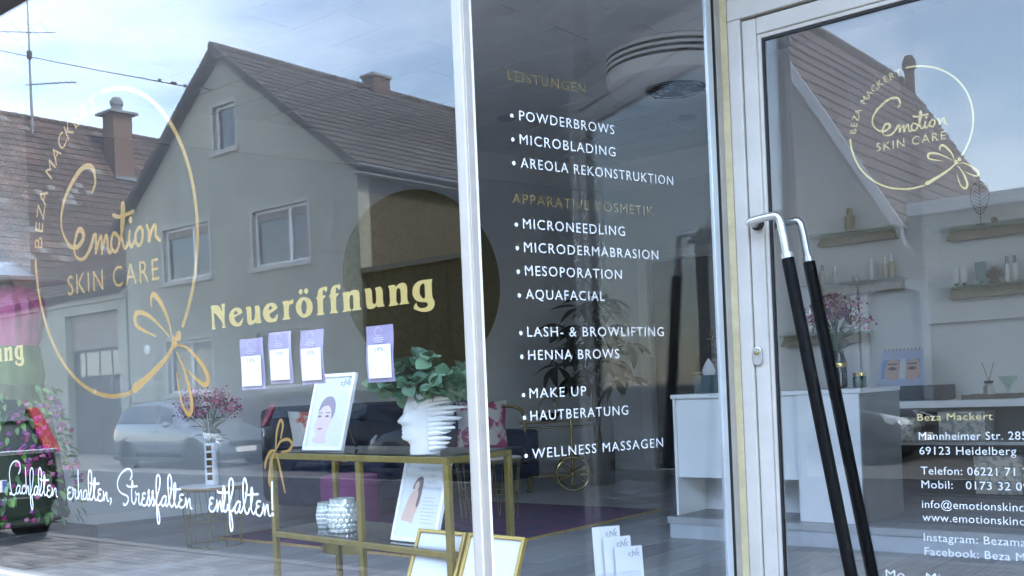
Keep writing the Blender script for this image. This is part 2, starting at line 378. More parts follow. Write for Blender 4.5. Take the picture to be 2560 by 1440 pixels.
for s_, ex, ez in ((1, gx1 + .3, 6.51), (-1, gx0 - .3, 6.34)):
    vg.hexa([(ex, HY + .23, ez), (ex, HY + .30, ez), (gxm, HY + .30, 10.33), (gxm, HY + .23, 10.33), (ex, HY + .23, ez + .16), (ex, HY + .30, ez + .16), (gxm, HY + .30, 10.50), (gxm, HY + .23, 10.50)])
vg.build('verge', M_TILEG[1], H1)
MB().tube([(gx1 + .35, HY + .25, 6.58), (gx1 + .35, HY - 20, 6.57)], .055, 8).build('gutter', M_ZINC, H1, True)
MB().box(gx1 + .002, gx1 + .30, HY - 20, HY + .2, 6.43, 6.46).build('soffit', M_TRIM, H1)
ch = MB().box(gxm - .24, gxm + .24, HY - 5.72, HY - 5.08, 9.9, 10.80).build('chimney', M_BRICKC, H1)
MB().box(gxm - .29, gxm + .29, HY - 5.77, HY - 5.03, 10.802, 10.88).build('cap', M_KERB, ch)
MB().tube([(-22.76, HY, 9.52), (-22.76, HY + .28, 9.52), (-22.76, HY + .3, 9.45)], .02, 6).build('wire_bracket', M_ZINC, H1)
MB().lathe([(.001, 0), (.14, .01), (.14, .04), (.001, .06)], (0, 0, 0), 16, M=Matrix.Translation((-26.2, HY, 3.0)) @ Matrix.Rotation(-math.pi / 2, 4, 'X')).build('wall_lamp', M_UPVC, H1, True)

# barn with a tall gate, left of it
H2 = thing('barn', 'low barn with a tall weathered gate under a short tiled roof', 'barn', (-31, HY, 0))
bx0, bx1 = -36.0, -27.3
wall_poly('front_wall', rect(bx0, bx1, -.2, 4.55), [rect(-30.8, -27.75, .05, 4.28)], HY - .35, HY - .02, M_RENDER, H2)
MB().box(bx0, bx1, HY - .35, HY + .06, 4.56, 4.82).build('lintel_beam', M_TRIM, H2)
gt = MB().box(-30.79, -27.76, HY - .32, HY - .27, .06, 4.27).build('gate_backing', M_WOODG, H2)
for k in range(4):
    a = -30.78 + k * .757
    MB().box(a, a + .74, HY - .27, HY - .235, .1, 2.3).build('gate_leaf', M_WOODG, H2)
    MB().box(a + .04, a + .70, HY - .268, HY - .25, 2.42, 3.12).build('gate_pane', M_DGLASS, H2)
MB().box(-30.78, -27.77, HY - .268, HY - .22, 3.22, 4.26).build('gate_panel', M_BEIGE, H2)
MB().box(-29.62, -29.52, HY - .234, HY - .21, 1.9, 2.05).build('letter_box', M_UPVC, H2)
MB().box(bx0, bx1, HY - 8, HY - 7.7, -.2, 4.5).build('back_wall', M_RENDER, H2)
sv = Vector((0, -3.6, 2.05)); roof_slope(H2, (bx1, HY + .3, 4.83), (-1, 0, 0), sv, 8.7, sv.length, .3, .33, M_TILEB, Vector((-27.5, HY, 5)), 180)
MB().hexa([(bx0, HY - 7.9, 4.4), (bx1, HY - 7.9, 4.4), (bx1, HY - 3.3, 6.72), (bx0, HY - 3.3, 6.72), (bx0, HY - 7.9, 4.56), (bx1, HY - 7.9, 4.56), (bx1, HY - 3.3, 6.88), (bx0, HY - 3.3, 6.88)]).build('roof', M_TILEB[1], H2)

# tall house behind the barn, its brown slope facing along the street
H3 = thing('tall_roof_house', 'old house with a huge steep red brown tiled roof behind the barn', 'house', (-42, HY - 12, 0))
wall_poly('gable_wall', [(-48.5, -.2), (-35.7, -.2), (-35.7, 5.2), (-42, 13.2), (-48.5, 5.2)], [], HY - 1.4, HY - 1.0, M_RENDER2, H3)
MB().box(-36.0, -35.7, HY - 29, HY - 1.42, -.2, 5.2).build('side_wall', M_RENDER2, H3)
sv = Vector((-6.8, 0, 8.55)); roof_slope(H3, (-35.2, HY - .9, 4.85), (0, -1, 0), sv, 28, sv.length, .31, .36, M_TILEB, Vector((-38, HY - 6, 9)))
MB().hexa([(-48.8, HY - 29, 4.7), (-48.8, HY - .9, 4.7), (-42, HY - .9, 13.24), (-42, HY - 29, 13.24), (-48.8, HY - 29, 4.85), (-48.8, HY - .9, 4.85), (-42, HY - .9, 13.4), (-42, HY - 29, 13.4)]).build('roof', M_TILEB[1], H3)
rg = MB()
for k in range(66): rg.tube([(-42, HY - .88 - k * .42, 13.40), (-42, HY - .88 - (k + 1) * .415, 13.44)], [.15, .125], 8)
rg.build('ridge_tiles', M_TILEB[0], H3)
cxx, cyy = -40.45, 4.348 - 23.7
ch = MB().box(cxx - .42, cxx + .42, cyy - .42, cyy + .42, 10.4, 13.75).build('chimney', M_BRICKC, H3)
MB().box(cxx - .62, cxx + .62, cyy - .62, cyy + .62, 13.752, 13.85).build('cap', M_ZINC, ch)
MB().lathe([(.22, 0), (.22, .3), (.26, .34), (.26, .5), (.16, .66), (.02, .7)], (cxx, cyy, 13.852), 12).build('pot', M_ZINC, ch)
fl = MB(); fl.box(cxx - .44, cxx + .56, cyy - .47, cyy + .47, 10.95, 11.10, M=None); fl.build('flashing', M_ZINC, ch)
mx_, my_ = -41.4, 4.348 - 20.5
A1 = thing('antenna_mast', 'thin steel television antenna mast with crossed rods on the tall roof', 'antenna', (mx_, my_, 12.4))
MB().tube([(mx_, my_, 12.3), (mx_, my_, 15.5), (mx_, my_, 18.5)], [.06, .045, .02], 8).build('mast', M_ZINC, A1, True)
def boom(z, ux, uy, L, nel, el, r_=.022):
    mb = MB(); mb.tube([(mx_ - ux * L * .1, my_ - uy * L * .1, z), (mx_ + ux * L, my_ + uy * L, z)], r_, 6)
    for k in range(nel):
        p = Vector((mx_, my_, z)) + Vector((ux, uy, 0)) * (L * (k + .5) / nel); d = Vector((-uy, ux, 0)) * el
        mb.tube([p - d, p + d], r_ * .55, 5)
    mb.build('antenna', M_ZINC, A1)
boom(14.65, .80, -.60, 1.9, 8, .22); boom(16.75, .70, -.71, 1.1, 2, 1.2, .018); boom(16.78, -.70, .71, 1.1, 2, 1.2, .018)
MB().tube([(mx_, my_, 15.7), (mx_, my_, 16.0)], .11, 8).build('amplifier', M_RUB, A1)
W1 = MB()
def sag(a, b, s_, n=14):
    a, b = Vector(a), Vector(b); return [a.lerp(b, i / n) - Vector((0, 0, s_ * math.sin(math.pi * i / n))) for i in range(n + 1)]
W1.tube(sag((-22.76, HY + .28, 9.48), (-49.6, -13.6, 18.75), .15), .014, 5)
for t_ in (.03, .05, .055, .08):
    p = Vector((-22.76, HY + .28, 9.48)).lerp(Vector((-49.6, -13.6, 18.75)), t_); W1.ball(p, .05, 6)
tag(W1.build('overhead_wire', M_RUB), 'black overhead wire with small insulators running to the gable bracket', 'wire')

# dark plank gate between the two gabled houses
G1 = thing('plank_gate', 'tall dark stained timber plank gate between the two gabled houses', 'gate', (-14.4, HY, 0))
gx = -17.34; k = 0
while gx < -11.75:
    wd_ = .21; MB().box(gx, gx + wd_ - .012, HY - .12 + (k % 3) * .004, HY - .08 + (k % 3) * .004, .06, 4.22).build('plank', M_WOODD, G1); gx += wd_; k += 1
MB().box(-17.38, -11.6, HY - .2, HY - .121, 0, 4.2).build('backing', M_WOODD, G1)
MB().box(-17.38, -11.58, HY - .25, HY + .05, 4.222, 4.34).build('capping', mat('dull_metal_coping', (.12, .115, .11), .6, .3), G1)

# brown roofed house with white bargeboards, mirrored by the door
H4 = thing('bargeboard_house', 'light rendered house with white bargeboards, brown tiled roof and arched windows', 'house', (-8.9, HY, 0))
arch = lambda x0, x1, z0, zs: [(x0, z0), (x1, z0)] + [(x1 + (x0 - x1) * i / 8, zs + .10 * math.sin(math.pi * i / 8)) for i in range(9)]
wins = [(-6.72, -5.8), (-7.78, -6.98)]
M_R4 = mat('cream_grey_render', (.33, .31, .275), .9, 0, .05, 1.4, .35, 120)
wall_poly('front_wall', [(-11.55, -.2), (-1.5, -.2), (-1.5, 4.1), (-6.25, 4.1), (-6.25, 4.25), (-8.9, 8.72), (-11.55, 4.25)], [arch(a, b, 1.0, 2.84) for a, b in wins] + [rect(-3.9, -2.9, 1.0, 2.9), rect(-9.4, -8.4, 5.2, 6.5)], HY - .35, HY - .004, M_R4, H4)
for a, b in wins:
    vs, fs = curve_mesh([arch(a - .16, b + .14, .9, 3.0), arch(a, b, 1.0, 2.84)], .06); mb = MB(); place2d(vs, fs, lambda p, q, c: (p, HY + .03 + c, q), mb); wd_ = mb.build('window', mat('white_stone_surround', (.52, .53, .55), .7), H4)
    vs, fs = curve_mesh([arch(a + .002, b - .002, 1.0, 2.838)], .03); mb = MB(); place2d(vs, fs, lambda p, q, c: (p, HY - .1 + c, q), mb); mb.build('roller_shutter', mat('blue_grey_shutter', (.30, .33, .35), .6, 0, .05, 4), wd_)
    MB().box(a - .2, b + .18, HY - .05, HY + .14, .80, .90).build('sill', M_TRIM, wd_)
house_window(H4, -3.9, -2.9, 1.0, 2.9, HY, 0); house_window(H4, -9.4, -8.4, 5.2, 6.5, HY, .5)
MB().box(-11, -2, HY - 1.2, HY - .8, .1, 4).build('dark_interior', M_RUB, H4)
MB().box(-6.55, -6.254, HY - 10, HY - .36, -.2, 4.3).build('side_wall', M_R4, H4)
sv = Vector((-8.9 + 5.95, 0, 8.86 - 3.9)); roof_slope(H4, (-5.95, HY + .38, 3.9), (0, -1, 0), sv, 10.0, sv.length, .31, .34, M_TILER, Vector((-7, HY, 6)))
MB().hexa([(-11.85, HY - 9.6, 3.75), (-11.85, HY + .38, 3.75), (-8.9, HY + .38, 8.7), (-8.9, HY - 9.6, 8.7), (-11.85, HY - 9.6, 3.9), (-11.85, HY + .38, 3.9), (-8.9, HY + .38, 8.86), (-8.9, HY - 9.6, 8.86)]).build('roof', M_TILER[1], H4)
rg = MB()
for k in range(24): rg.tube([(-8.9, HY + .4 - k * .41, 8.86), (-8.9, HY + .4 - (k + 1) * .405, 8.89)], [.14, .12], 8)
rg.build('ridge_tiles', M_TILER[0], H4)
M_BARGE = mat('white_bargeboard', (.50, .51, .53), .5, 0, .04, 3)
for ex in (-5.93, -11.87):
    e = .02 if ex > -9 else -.02
    MB().hexa([(ex, HY + .37, 3.66), (ex, HY + .42, 3.66), (-8.9 + e, HY + .42, 8.66), (-8.9 + e, HY + .37, 8.66), (ex, HY + .37, 3.98), (ex, HY + .42, 3.98), (-8.9 + e, HY + .42, 8.98), (-8.9 + e, HY + .37, 8.98)]).build('bargeboard', M_BARGE, H4)
    MB().hexa([(ex, HY + .0, 3.60), (ex, HY + .365, 3.60), (-8.9 + e, HY + .365, 8.56), (-8.9 + e, HY + .0, 8.56), (ex, HY + .0, 3.66), (ex, HY + .365, 3.66), (-8.9 + e, HY + .365, 8.62), (-8.9 + e, HY + .0, 8.62)]).build('soffit', M_BARGE, H4)
MB().box(-5.9, -1.4, HY - .3, HY + .25, 4.11, 4.32).build('fascia', M_BARGE, H4)
MB().box(-6.2, -1.5, HY - 6, HY - .36, 3.9, 4.1).build('flat_roof', M_ZINC, H4)
MB().lathe([(.12, 8.5), (.12, 9.3), (.17, 9.34), (.17, 9.52), (.09, 9.68), (.01, 9.7)], (-8.9, HY - 9.5, 0), 12).build('vent_pipe', M_BRICKC, H4)
# further houses so that the street goes on
for nm, x0, x1, zz, lab in (('terraced_house', -1.2, 9.5, 6.3, 'plain pale terraced house across the road right of the arched windows'), ('end_house', 10, 22, 5.6, 'plain pale end house further along the road with a flat cornice')):
    T = thing(nm, lab, 'house', ((x0 + x1) / 2, HY - 4, 0))
    ops = [rect(x0 + 1.2 + k * 2.6, x0 + 2.3 + k * 2.6, z_, z_ + 1.4) for k in range(3) for z_ in (1.1, 3.9)]
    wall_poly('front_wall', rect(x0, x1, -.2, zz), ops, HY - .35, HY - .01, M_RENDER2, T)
    MB().box(x0, x1, HY - 8, HY - .8, -.2, zz - .1).build('core', M_RENDER2, T)
    MB().hexa([(x0, HY - 8.3, zz), (x1, HY - 8.3, zz), (x1, HY + .35, zz), (x0, HY + .35, zz), (x0, HY - 4.4, zz + 3), (x1, HY - 4.4, zz + 3), (x1, HY - 4, zz + 3), (x0, HY - 4, zz + 3)]).build('roof', M_TILEG[0], T)
    for k in range(3):
        for z_ in (1.1, 3.9): house_window(T, x0 + 1.2 + k * 2.6, x0 + 2.3 + k * 2.6, z_, z_ + 1.4, HY - .01, .5)

# ---------------------------------------------------------------- cars
M_TYRE = mat('tyre_rubber', (.015, .015, .016), .75); M_RIM = mat('alloy_rim', (.40, .41, .42), .35, .8)
M_CGLASS = mat('car_glass', (.02, .025, .028), .03, 0, spec=1.0); M_LAMP = mat('headlamp_glass', (.75, .78, .80), .12, .3, spec=1.0)
M_TAIL = mat('red_tail_lamp', (.28, .015, .02), .2); M_CHROME = mat('chrome_trim', (.75, .76, .78), .12, 1.0); M_PLATE = mat('plate_white', (.8, .8, .78), .5); M_EU = mat('plate_blue', (.02, .07, .35), .5)
M_TRIMB = mat('black_car_trim', (.02, .02, .021), .5)
PROF = {  # l, zbelt, ztop, half width at belt, half width at roof
 'hatch': [(0, .62, .84, .74, .66), (.06, .86, 1.02, .81, .66), (.22, .93, 1.34, .84, .60), (.55, .94, 1.46, .85, .58), (1.2, .93, 1.50, .86, .585), (1.9, .91, 1.47, .86, .58), (2.35, .90, 1.34, .86, .60), (2.85, .90, 1.00, .85, .68), (3.2, .86, .90, .84, .66), (3.7, .76, .79, .80, .60), (3.95, .60, .64, .72, .52), (4.02, .42, .46, .62, .45)],
 'estate': [(0, .66, .92, .78, .70), (.08, .92, 1.2, .86, .68), (.3, .98, 1.44, .88, .63), (.8, .98, 1.52, .89, .62), (1.8, .97, 1.53, .89, .62), (2.5, .95, 1.48, .89, .61), (3.0, .95, 1.28, .89, .63), (3.4, .94, 1.03, .88, .70), (3.8, .90, .95, .87, .68), (4.3, .80, .84, .83, .62), (4.52, .62, .66, .74, .54), (4.6, .42, .46, .62, .45)],
 'sedan': [(0, .55, .70, .74, .64), (.08, .84, .92, .82, .66), (.7, .92, 1.00, .85, .66), (1.0, .93, 1.16, .86, .62), (1.5, .93, 1.39, .86, .57), (2.1, .92, 1.42, .86, .56), (2.6, .90, 1.34, .86, .57), (3.2, .89, .98, .85, .66), (3.6, .85, .89, .84, .64), (4.15, .74, .77, .80, .58), (4.38, .58, .62, .72, .50), (4.45, .42, .46, .62, .45)]}
def make_car(name, label, kind, loc, nose, paint, plate=None):
    T = thing(name, label, 'car', loc); P = PROF[kind]; L = P[-1][0]; O = Vector(loc)
    def W(l, y, z): return O + Vector(((l - L / 2) * nose, y * nose, z))
    rings = []
    for (l, zb, zt, wb, wt) in P:
        z0 = .20 if .3 < l < L - .3 else .26
        h = [(wb * .86, z0), (wb * .985, z0 + .16), (wb, (z0 + zb) / 2 + .05), (wb * .965, zb), (wb * .955, zb + .02), (wt, zt - .03 if zt - zb > .12 else zt - .01), (wt * .82, zt), (wt * .4, zt + .015)]
        rings.append([W(l, y, z) for y, z in h] + [W(l, -y, z) for y, z in reversed(h)])
    mb = MB(); n = len(rings[0])
    vs = [p for r_ in rings for p in r_]; fs = [(i * n + j, i * n + (j + 1) % n, (i + 1) * n + (j + 1) % n, (i + 1) * n + j) for i in range(len(rings) - 1) for j in range(n)]
    fs += [tuple(range(n)), tuple(range((len(rings) - 1) * n, len(rings) * n))]
    mb.add(vs, fs); body = mb.build('body', paint, T, True)
    s_ = body.modifiers.new('sub', 'SUBSURF'); s_.levels = 1; s_.render_levels = 1
    cab = [i for i, p in enumerate(P) if p[2] - p[1] > .3]; i0, i1 = cab[0], cab[-1]
    def side(i, f_, s2, off=.012):   # point on the glasshouse of station i, f_ from belt to roof
        l, zb, zt, wb, wt = P[i]; y = (wb * .955) * (1 - f_) + wt * f_ + off; z = (zb + .02) * (1 - f_) + (zt - .03) * f_
        return l, y * s2, z
    mid = (i0 + i1) // 2 + (1 if kind != 'sedan' else 0)
    for s2 in (-1, 1):
        for a, b in ((i0, mid), (mid, i1)):
            mb = MB()
            top = [Vector(side(i, .88, s2)) for i in range(a, b + 1)]; bot = [Vector(side(i, .10, s2)) for i in range(a, b + 1)]
            for q in (top, bot):
                q[0] = q[0].lerp(q[1], .10); q[-1] = q[-1].lerp(q[-2], .08)
            if b == i1:
                nxt = P[i1 + 1]; bot[-1] = Vector((P[i1][0] * .45 + nxt[0] * .55 - .1, bot[-1].y, bot[-1].z))
            for k in range(len(top) - 1): mb.quad(W(*bot[k]), W(*bot[k + 1]), W(*top[k + 1]), W(*top[k]))
            mb.build('side_window', M_CGLASS, T)
        m_ = W(P[i1][0] + .18, s2 * (P[i1][3] + .10), P[i1][1] + .07)
        MB().ball(m_, .09, 10, 0, .75).build('wing_mirror', paint if kind != 'sedan' else M_TRIMB, T, True)
        MB().box(*sorted((W(1.75, 0, 0).x, W(1.98, 0, 0).x)), *sorted((W(0, s2 * (P[4][3] - .002), 0).y, W(0, s2 * (P[4][3] + .03), 0).y)), O.z + .80, O.z + .83).build('door_handle', paint, T)
    def screen(ia, ib, nm):
        mb = MB(); A = []; 
        for i, f_ in ((ia, .92), (ib, .92)):
            pass
        la, _, za = side(ia, 1, 1); lb, _, zb_ = side(ib, 1, 1)
        wa, wb2 = P[ia][4] * .86, max(P[ib][4], .6) * .98
        d = Vector((lb - la, 0, zb_ - za)); nrm = Vector((-d.z, 0, d.x)).normalized(); nrm = nrm if nrm.z > 0 else -nrm
        q = lambda f_, y: W(la + d.x * f_ + nrm.x * .03, y, za + .03 + d.z * f_ + nrm.z * .03)
        for k in range(4):
            f0, f1 = .06 + k * .22, .06 + (k + 1) * .22
            for j in range(4):
                y = lambda f_, jj: (wa + (wb2 - wa) * f_) * (-1 + jj / 2)
                mb.quad(q(f0, y(f0, j)), q(f0, y(f0, j + 1)), q(f1, y(f1, j + 1)), q(f1, y(f1, j)))
        mb.build(nm, M_CGLASS, T)
    screen(i1, i1 + 1, 'windscreen'); screen(i0, max(i0 - 1, 0), 'rear_window')
    for l in (.72, L - .78):
        for s2 in (-1, 1):
            wy = P[3][3] - .10; M_ = Matrix.Translation(W(l, s2 * wy, .315)) @ Matrix.Rotation(math.pi / 2 * s2 * nose * -1, 4, 'X')
            wh = MB().lathe([(.20, -.08), (.29, -.085), (.315, -.05), (.315, .07), (.29, .105), (.20, .10)], (0, 0, 0), 28, M=M_).build('wheel', M_TYRE, T, True)
            mb = MB().lathe([(.001, .085), (.05, .095), (.06, .07), (.19, .06), (.205, .10)], (0, 0, 0), 24, M=M_); 
            mb.build('rim', M_RIM, wh, True)
            MB().lathe([(.30, .085), (.375, .088), (.375, .094), (.30, .094)], (0, 0, 0), 28, M=M_).build('wheel_arch', M_TRIMB, T)
    f = P[-2]
    for s2 in (-1, 1):
        mb = MB(); p = [W(L - .42, s2 * .80, .80), W(L - .08, s2 * .58, .72), W(L - .03, s2 * .52, .63), W(L - .16, s2 * .72, .58), W(L - .34, s2 * .80, .66)]
        c_ = sum(p, Vector()) / 5; nr = Vector((nose * .6, s2 * nose * .5, .35)) * .05
        mb.add(p + [c_ + nr], [(0, 1, 5), (1, 2, 5), (2, 3, 5), (3, 4, 5), (4, 0, 5)]); mb.add([q - nr * .8 for q in p] + p, [(i, (i + 1) % 5, 5 + (i + 1) % 5, 5 + i) for i in range(5)])
        mb.build('headlamp', M_LAMP, T, False)
        x_ = sorted((W(.0, 0, 0).x - .012 * nose, W(.10, 0, 0).x)); y_ = sorted((W(0, s2 * .60, 0).y, W(0, s2 * .80, 0).y))
        if kind != 'estate': MB().box(*x_, *y_, O.z + .70, O.z + .90).build('tail_lamp', M_TAIL, T, bevel=.02)
        else:
            A_ = [W(-.01, s2 * .66, .90), W(-.01, s2 * .84, .90), W(.20, s2 * .90, .90), W(.20, s2 * .70, .90), W(.10, s2 * .56, 1.36), W(.10, s2 * .68, 1.36), W(.32, s2 * .70, 1.36), W(.32, s2 * .56, 1.36)]
            MB().hexa(A_).build('tail_lamp', M_TAIL, T, bevel=.02)
    gx_ = sorted((W(L - .10, 0, 0).x, W(L + .012, 0, 0).x)); MB().box(*gx_, O.y - .42, O.y + .42, O.z + .48, O.z + .57).build('grille', M_TRIMB, T, bevel=.01)
    gx_ = sorted((W(L - .05, 0, 0).x, W(L + .03, 0, 0).x)); MB().box(*gx_, O.y - .26, O.y + .26, O.z + .34, O.z + .45).build('number_plate', M_PLATE, T)
    rx = W(-.03, 0, 0).x
    pz = .56 if kind != 'estate' else .55
    pl_ = MB().box(*sorted((rx, rx + .03 * nose)), O.y - .26, O.y + .26, O.z + pz, O.z + pz + .115).build('number_plate', M_PLATE, T)
    if plate:
        xo = rx - .004 * nose; vs, fs = text_shape(plate); mb = MB(); xs = [p[0] for p in vs]; sc = .40 / (max(xs) - min(xs))
        sgn = 1 if nose < 0 else -1   # letters read left to right for somebody behind the car
        place2d(vs, fs, lambda a, b, c: (xo, O.y + sgn * (-.20 + (a - min(xs)) * sc + .02), O.z + pz + .022 + b * .105), mb); mb.build('lettering', M_TRIMB, pl_)
        MB().box(*sorted((rx - .003 * nose, rx)), *sorted((O.y - sgn * .255, O.y - sgn * .215)), O.z + pz + .004, O.z + pz + .111).build('blue_band', M_EU, pl_)
        MB().box(*sorted((rx - .02 * nose, rx + .07 * nose)), O.y - .76, O.y + .76, O.z + .90, O.z + .945).build('chrome_strip', M_CHROME, T, bevel=.008)
        MB().box(*sorted((rx - .03 * nose, rx + .05 * nose)), O.y - .72, O.y + .72, O.z + .47, O.z + .485).build('bumper_strip', M_CHROME, T)
    MB().box(*sorted((W(.15, 0, 0).x, W(L - .2, 0, 0).x)), O.y - P[4][3] - .006, O.y + P[4][3] + .006, O.z + .17, O.z + .25).build('sill', M_TRIMB, T, bevel=.02)
    return T
make_car('hatchback_car', 'silver grey small hatchback parked before the grey gable house', 'hatch', (-20.65, -9.25, .05), 1, mat('silver_grey_paint', (.21, .24, .28), .28, .5, coat=.6))
make_car('estate_car', 'black estate car parked between the hatchback and the plank gate', 'estate', (-15.0, -9.5, .05), 1, mat('black_paint', (.006, .006, .007), .3, 0, spec=.3))
make_car('sedan_car', 'dark blue sedan standing at the far kerb beside the black estate car', 'sedan', (-11.1, -8.5, .0), -1, mat('dark_blue_paint', (.014, .020, .034), .25, .2, coat=.4))
make_car('grey_car', 'grey car parked under the arched windows with its headlamp towards the door', 'hatch', (-7.45, -10.45, .05), 1, mat('mid_grey_paint', (.16, .17, .18), .25, .5, coat=.8))
make_car('pavement_car', 'dark car parked half on the near pavement showing its number plate', 'estate', (-12.55, -.05, .12), -1, mat('dark_anthracite_paint', (.008, .008, .009), .3, .1, coat=.2), plate='HU A')

# ---------------------------------------------------------------- the shop: shell
FZ = .53; CZ = 3.9; Y1 = 2.174; Y2 = 3.23
C0 = Vector((-1.916, 2.174, 0)); PSI = R(14.2); MD = Vector((math.sin(PSI), math.cos(PSI), 0)); MN = Vector((math.cos(PSI), -math.sin(PSI), 0))
def mid(s, z, n=0.0): p = C0 + MD * s + MN * n; return Vector((p.x, p.y, z))
M_SHOPW = mat('shop_render', (.50, .47, .40), .9, 0, .06, 2, .3, 100)
M_WALLW = mat('white_wall_paint', (.80, .80, .79), .85, 0, .03, 2, .12, 160)
M_WALLG = mat('pale_grey_wall_paint', (.68, .70, .72), .85, 0, .04, 2, .12, 160)
M_WALLP = mat('coarse_wallpaper', (.62, .63, .64), .9, 0, .08, 30, .8, 60)
M_CEIL = mat('ceiling_panel_white', (.88, .88, .88), .75, 0, .04, 3, .06, 80)
M_DARKROOM = mat('dark_back_room', (.05, .05, .055), .9)
# shop building above and around the windows
SB = thing('shop_building', 'rendered shop building that holds the windows and the recessed entrance', 'building', (-2, 6, 0))
MB().box(-9.2, 8.2, 2.10, 2.40, 3.34, 7.2).build('upper_wall', M_SHOPW, SB)
MB().box(-9.2, -6.66, 2.10, 2.40, -.2, 3.338).build('wall_pier', M_SHOPW, SB)
MB().box(-6.66, -1.90, 2.12, 2.36, -.2, .655).build('plinth', M_SHOPW, SB)
MB().box(-.22, 3.2, 2.12, 2.36, -.2, .655).build('plinth', M_SHOPW, SB)
MB().box(3.2, 3.42, 2.10, 2.40, -.2, 3.338).build('wall_pier', M_SHOPW, SB); MB().box(7.6, 8.2, 2.10, 2.40, -.2, 3.338).build('wall_pier', M_SHOPW, SB); MB().box(3.42, 7.6, 2.12, 2.36, -.2, .655).build('plinth', M_SHOPW, SB)  # outer pier and plinth belong to the added, unseen window
MB().hexa([(-9.5, 1.7, 7.2), (8.5, 1.7, 7.2), (8.5, 13.2, 7.2), (-9.5, 13.2, 7.2), (-9.5, 7, 11), (8.5, 7, 11), (8.5, 7.5, 11), (-9.5, 7.5, 11)]).build('roof', M_TILEB[1], SB)
MB().box(-9.2, 8.2, 12.4, 12.7, -.2, 7.2).build('rear_wall', M_SHOPW, SB)
MB().box(-1.9, -.22, 2.41, 3.36, 3.30, 3.338).build('porch_ceiling', M_WALLW, SB)
MB().box(-1.89, -.24, 2.0, 3.20, -.2, .36).build('entrance_step', M_KERB, SB, bevel=.01)
# room shell
struct(MB().box(-9.1, 8.1, 2.42, 12.39, FZ - .3, FZ - .02).build('floor', mat('floor_screed', (.06, .06, .06), .9)))
floor = bpy.data.objects['floor']
struct(MB().box(-9.1, 8.1, 2.42, 12.39, CZ + .02, CZ + .2).build('ceiling', mat('ceiling_void', (.10, .10, .10), .9)))
ceiling = bpy.data.objects['ceiling']
wp = Vector((-6.5, 9.65, 0)); wd = Vector((math.sin(R(13.4)), math.cos(R(13.4)), 0)); wn = Vector((wd.y, -wd.x, 0))
def lwall(s, n, z): q = wp + wd * s + wn * n; return (q.x, q.y, z)
def lbox(mb, s0, s1, n0, n1, z0, z1, m=0): return mb.hexa([lwall(s0, n0, z0), lwall(s1, n0, z0), lwall(s1, n1, z0), lwall(s0, n1, z0), lwall(s0, n0, z1), lwall(s1, n0, z1), lwall(s1, n1, z1), lwall(s0, n1, z1)], m)
mb = MB(); lbox(mb, -7.4, .2, -.2, 0, FZ - .05, 3.61); lw_ = struct(mb.build('wall_left', M_WALLG))
mb = MB(); lbox(mb, -7.4, .2, -.2, .006, 3.612, CZ); mb.build('frieze', M_WALLW, lw_)
mb = MB(); lbox(mb, -7.4, 0, .001, .016, FZ, FZ + .08); mb.build('skirting', M_WALLW, lw_)
bw = struct(wall_poly('wall_back', rect(-6.75, -3.6, FZ - .05, 3.60), [rect(-5.95, -4.95, FZ - .04, 2.78)], 9.65, 9.85, M_WALLG, None))
MB().box(-6.75, -3.6, 9.644, 9.85, 3.602, CZ).build('frieze', M_WALLW, bw)
df = MB(); df.box(-6.07, -5.952, 9.60, 9.66, FZ, 2.87); df.box(-4.948, -4.83, 9.60, 9.66, FZ, 2.87); df.box(-5.952, -4.948, 9.60, 9.66, 2.782, 2.87)
df.build('door_frame', M_WHITE, bw, bevel=.004)
MB().box(-6.49, -6.08, 9.634, 9.648, FZ, FZ + .08).build('skirting', M_WALLW, bw)
lf = MB().box(-5.94, -5.28, 9.70, 9.74, FZ + .01, 2.77).build('door_leaf', mat('dark_glazed_door', (.10, .105, .115), .25), bw)
MB().tube([(-5.34, 9.70, 1.55), (-5.34, 9.65, 1.55), (-5.46, 9.65, 1.55)], .012, 8).build('handle', M_STEEL, lf)
struct(MB().box(-6.7, -3.7, 11.9, 12.1, FZ - .1, CZ).build('back_room_wall', M_DARKROOM))
rw = struct(MB().box(-3.78, -3.6, 7.30, 9.64, FZ, CZ).build('wall_return', M_WALLW))
sw = struct(MB().box(-3.599, 8.0, 7.30, 7.5, FZ, CZ).build('wall_shelf', M_WALLW))
MB().box(-2.28, 1.6, 7.21, 7.299, 1.78, CZ).build('wall_cladding', M_WALLW, sw)
struct(MB().box(7.8, 8.0, 2.42, 7.29, FZ, CZ).build('wall_right', M_WALLW))
struct(MB().box(-8.1, -6.92, 2.42, 3.38, FZ, CZ).build('pillar_left', M_WALLP))
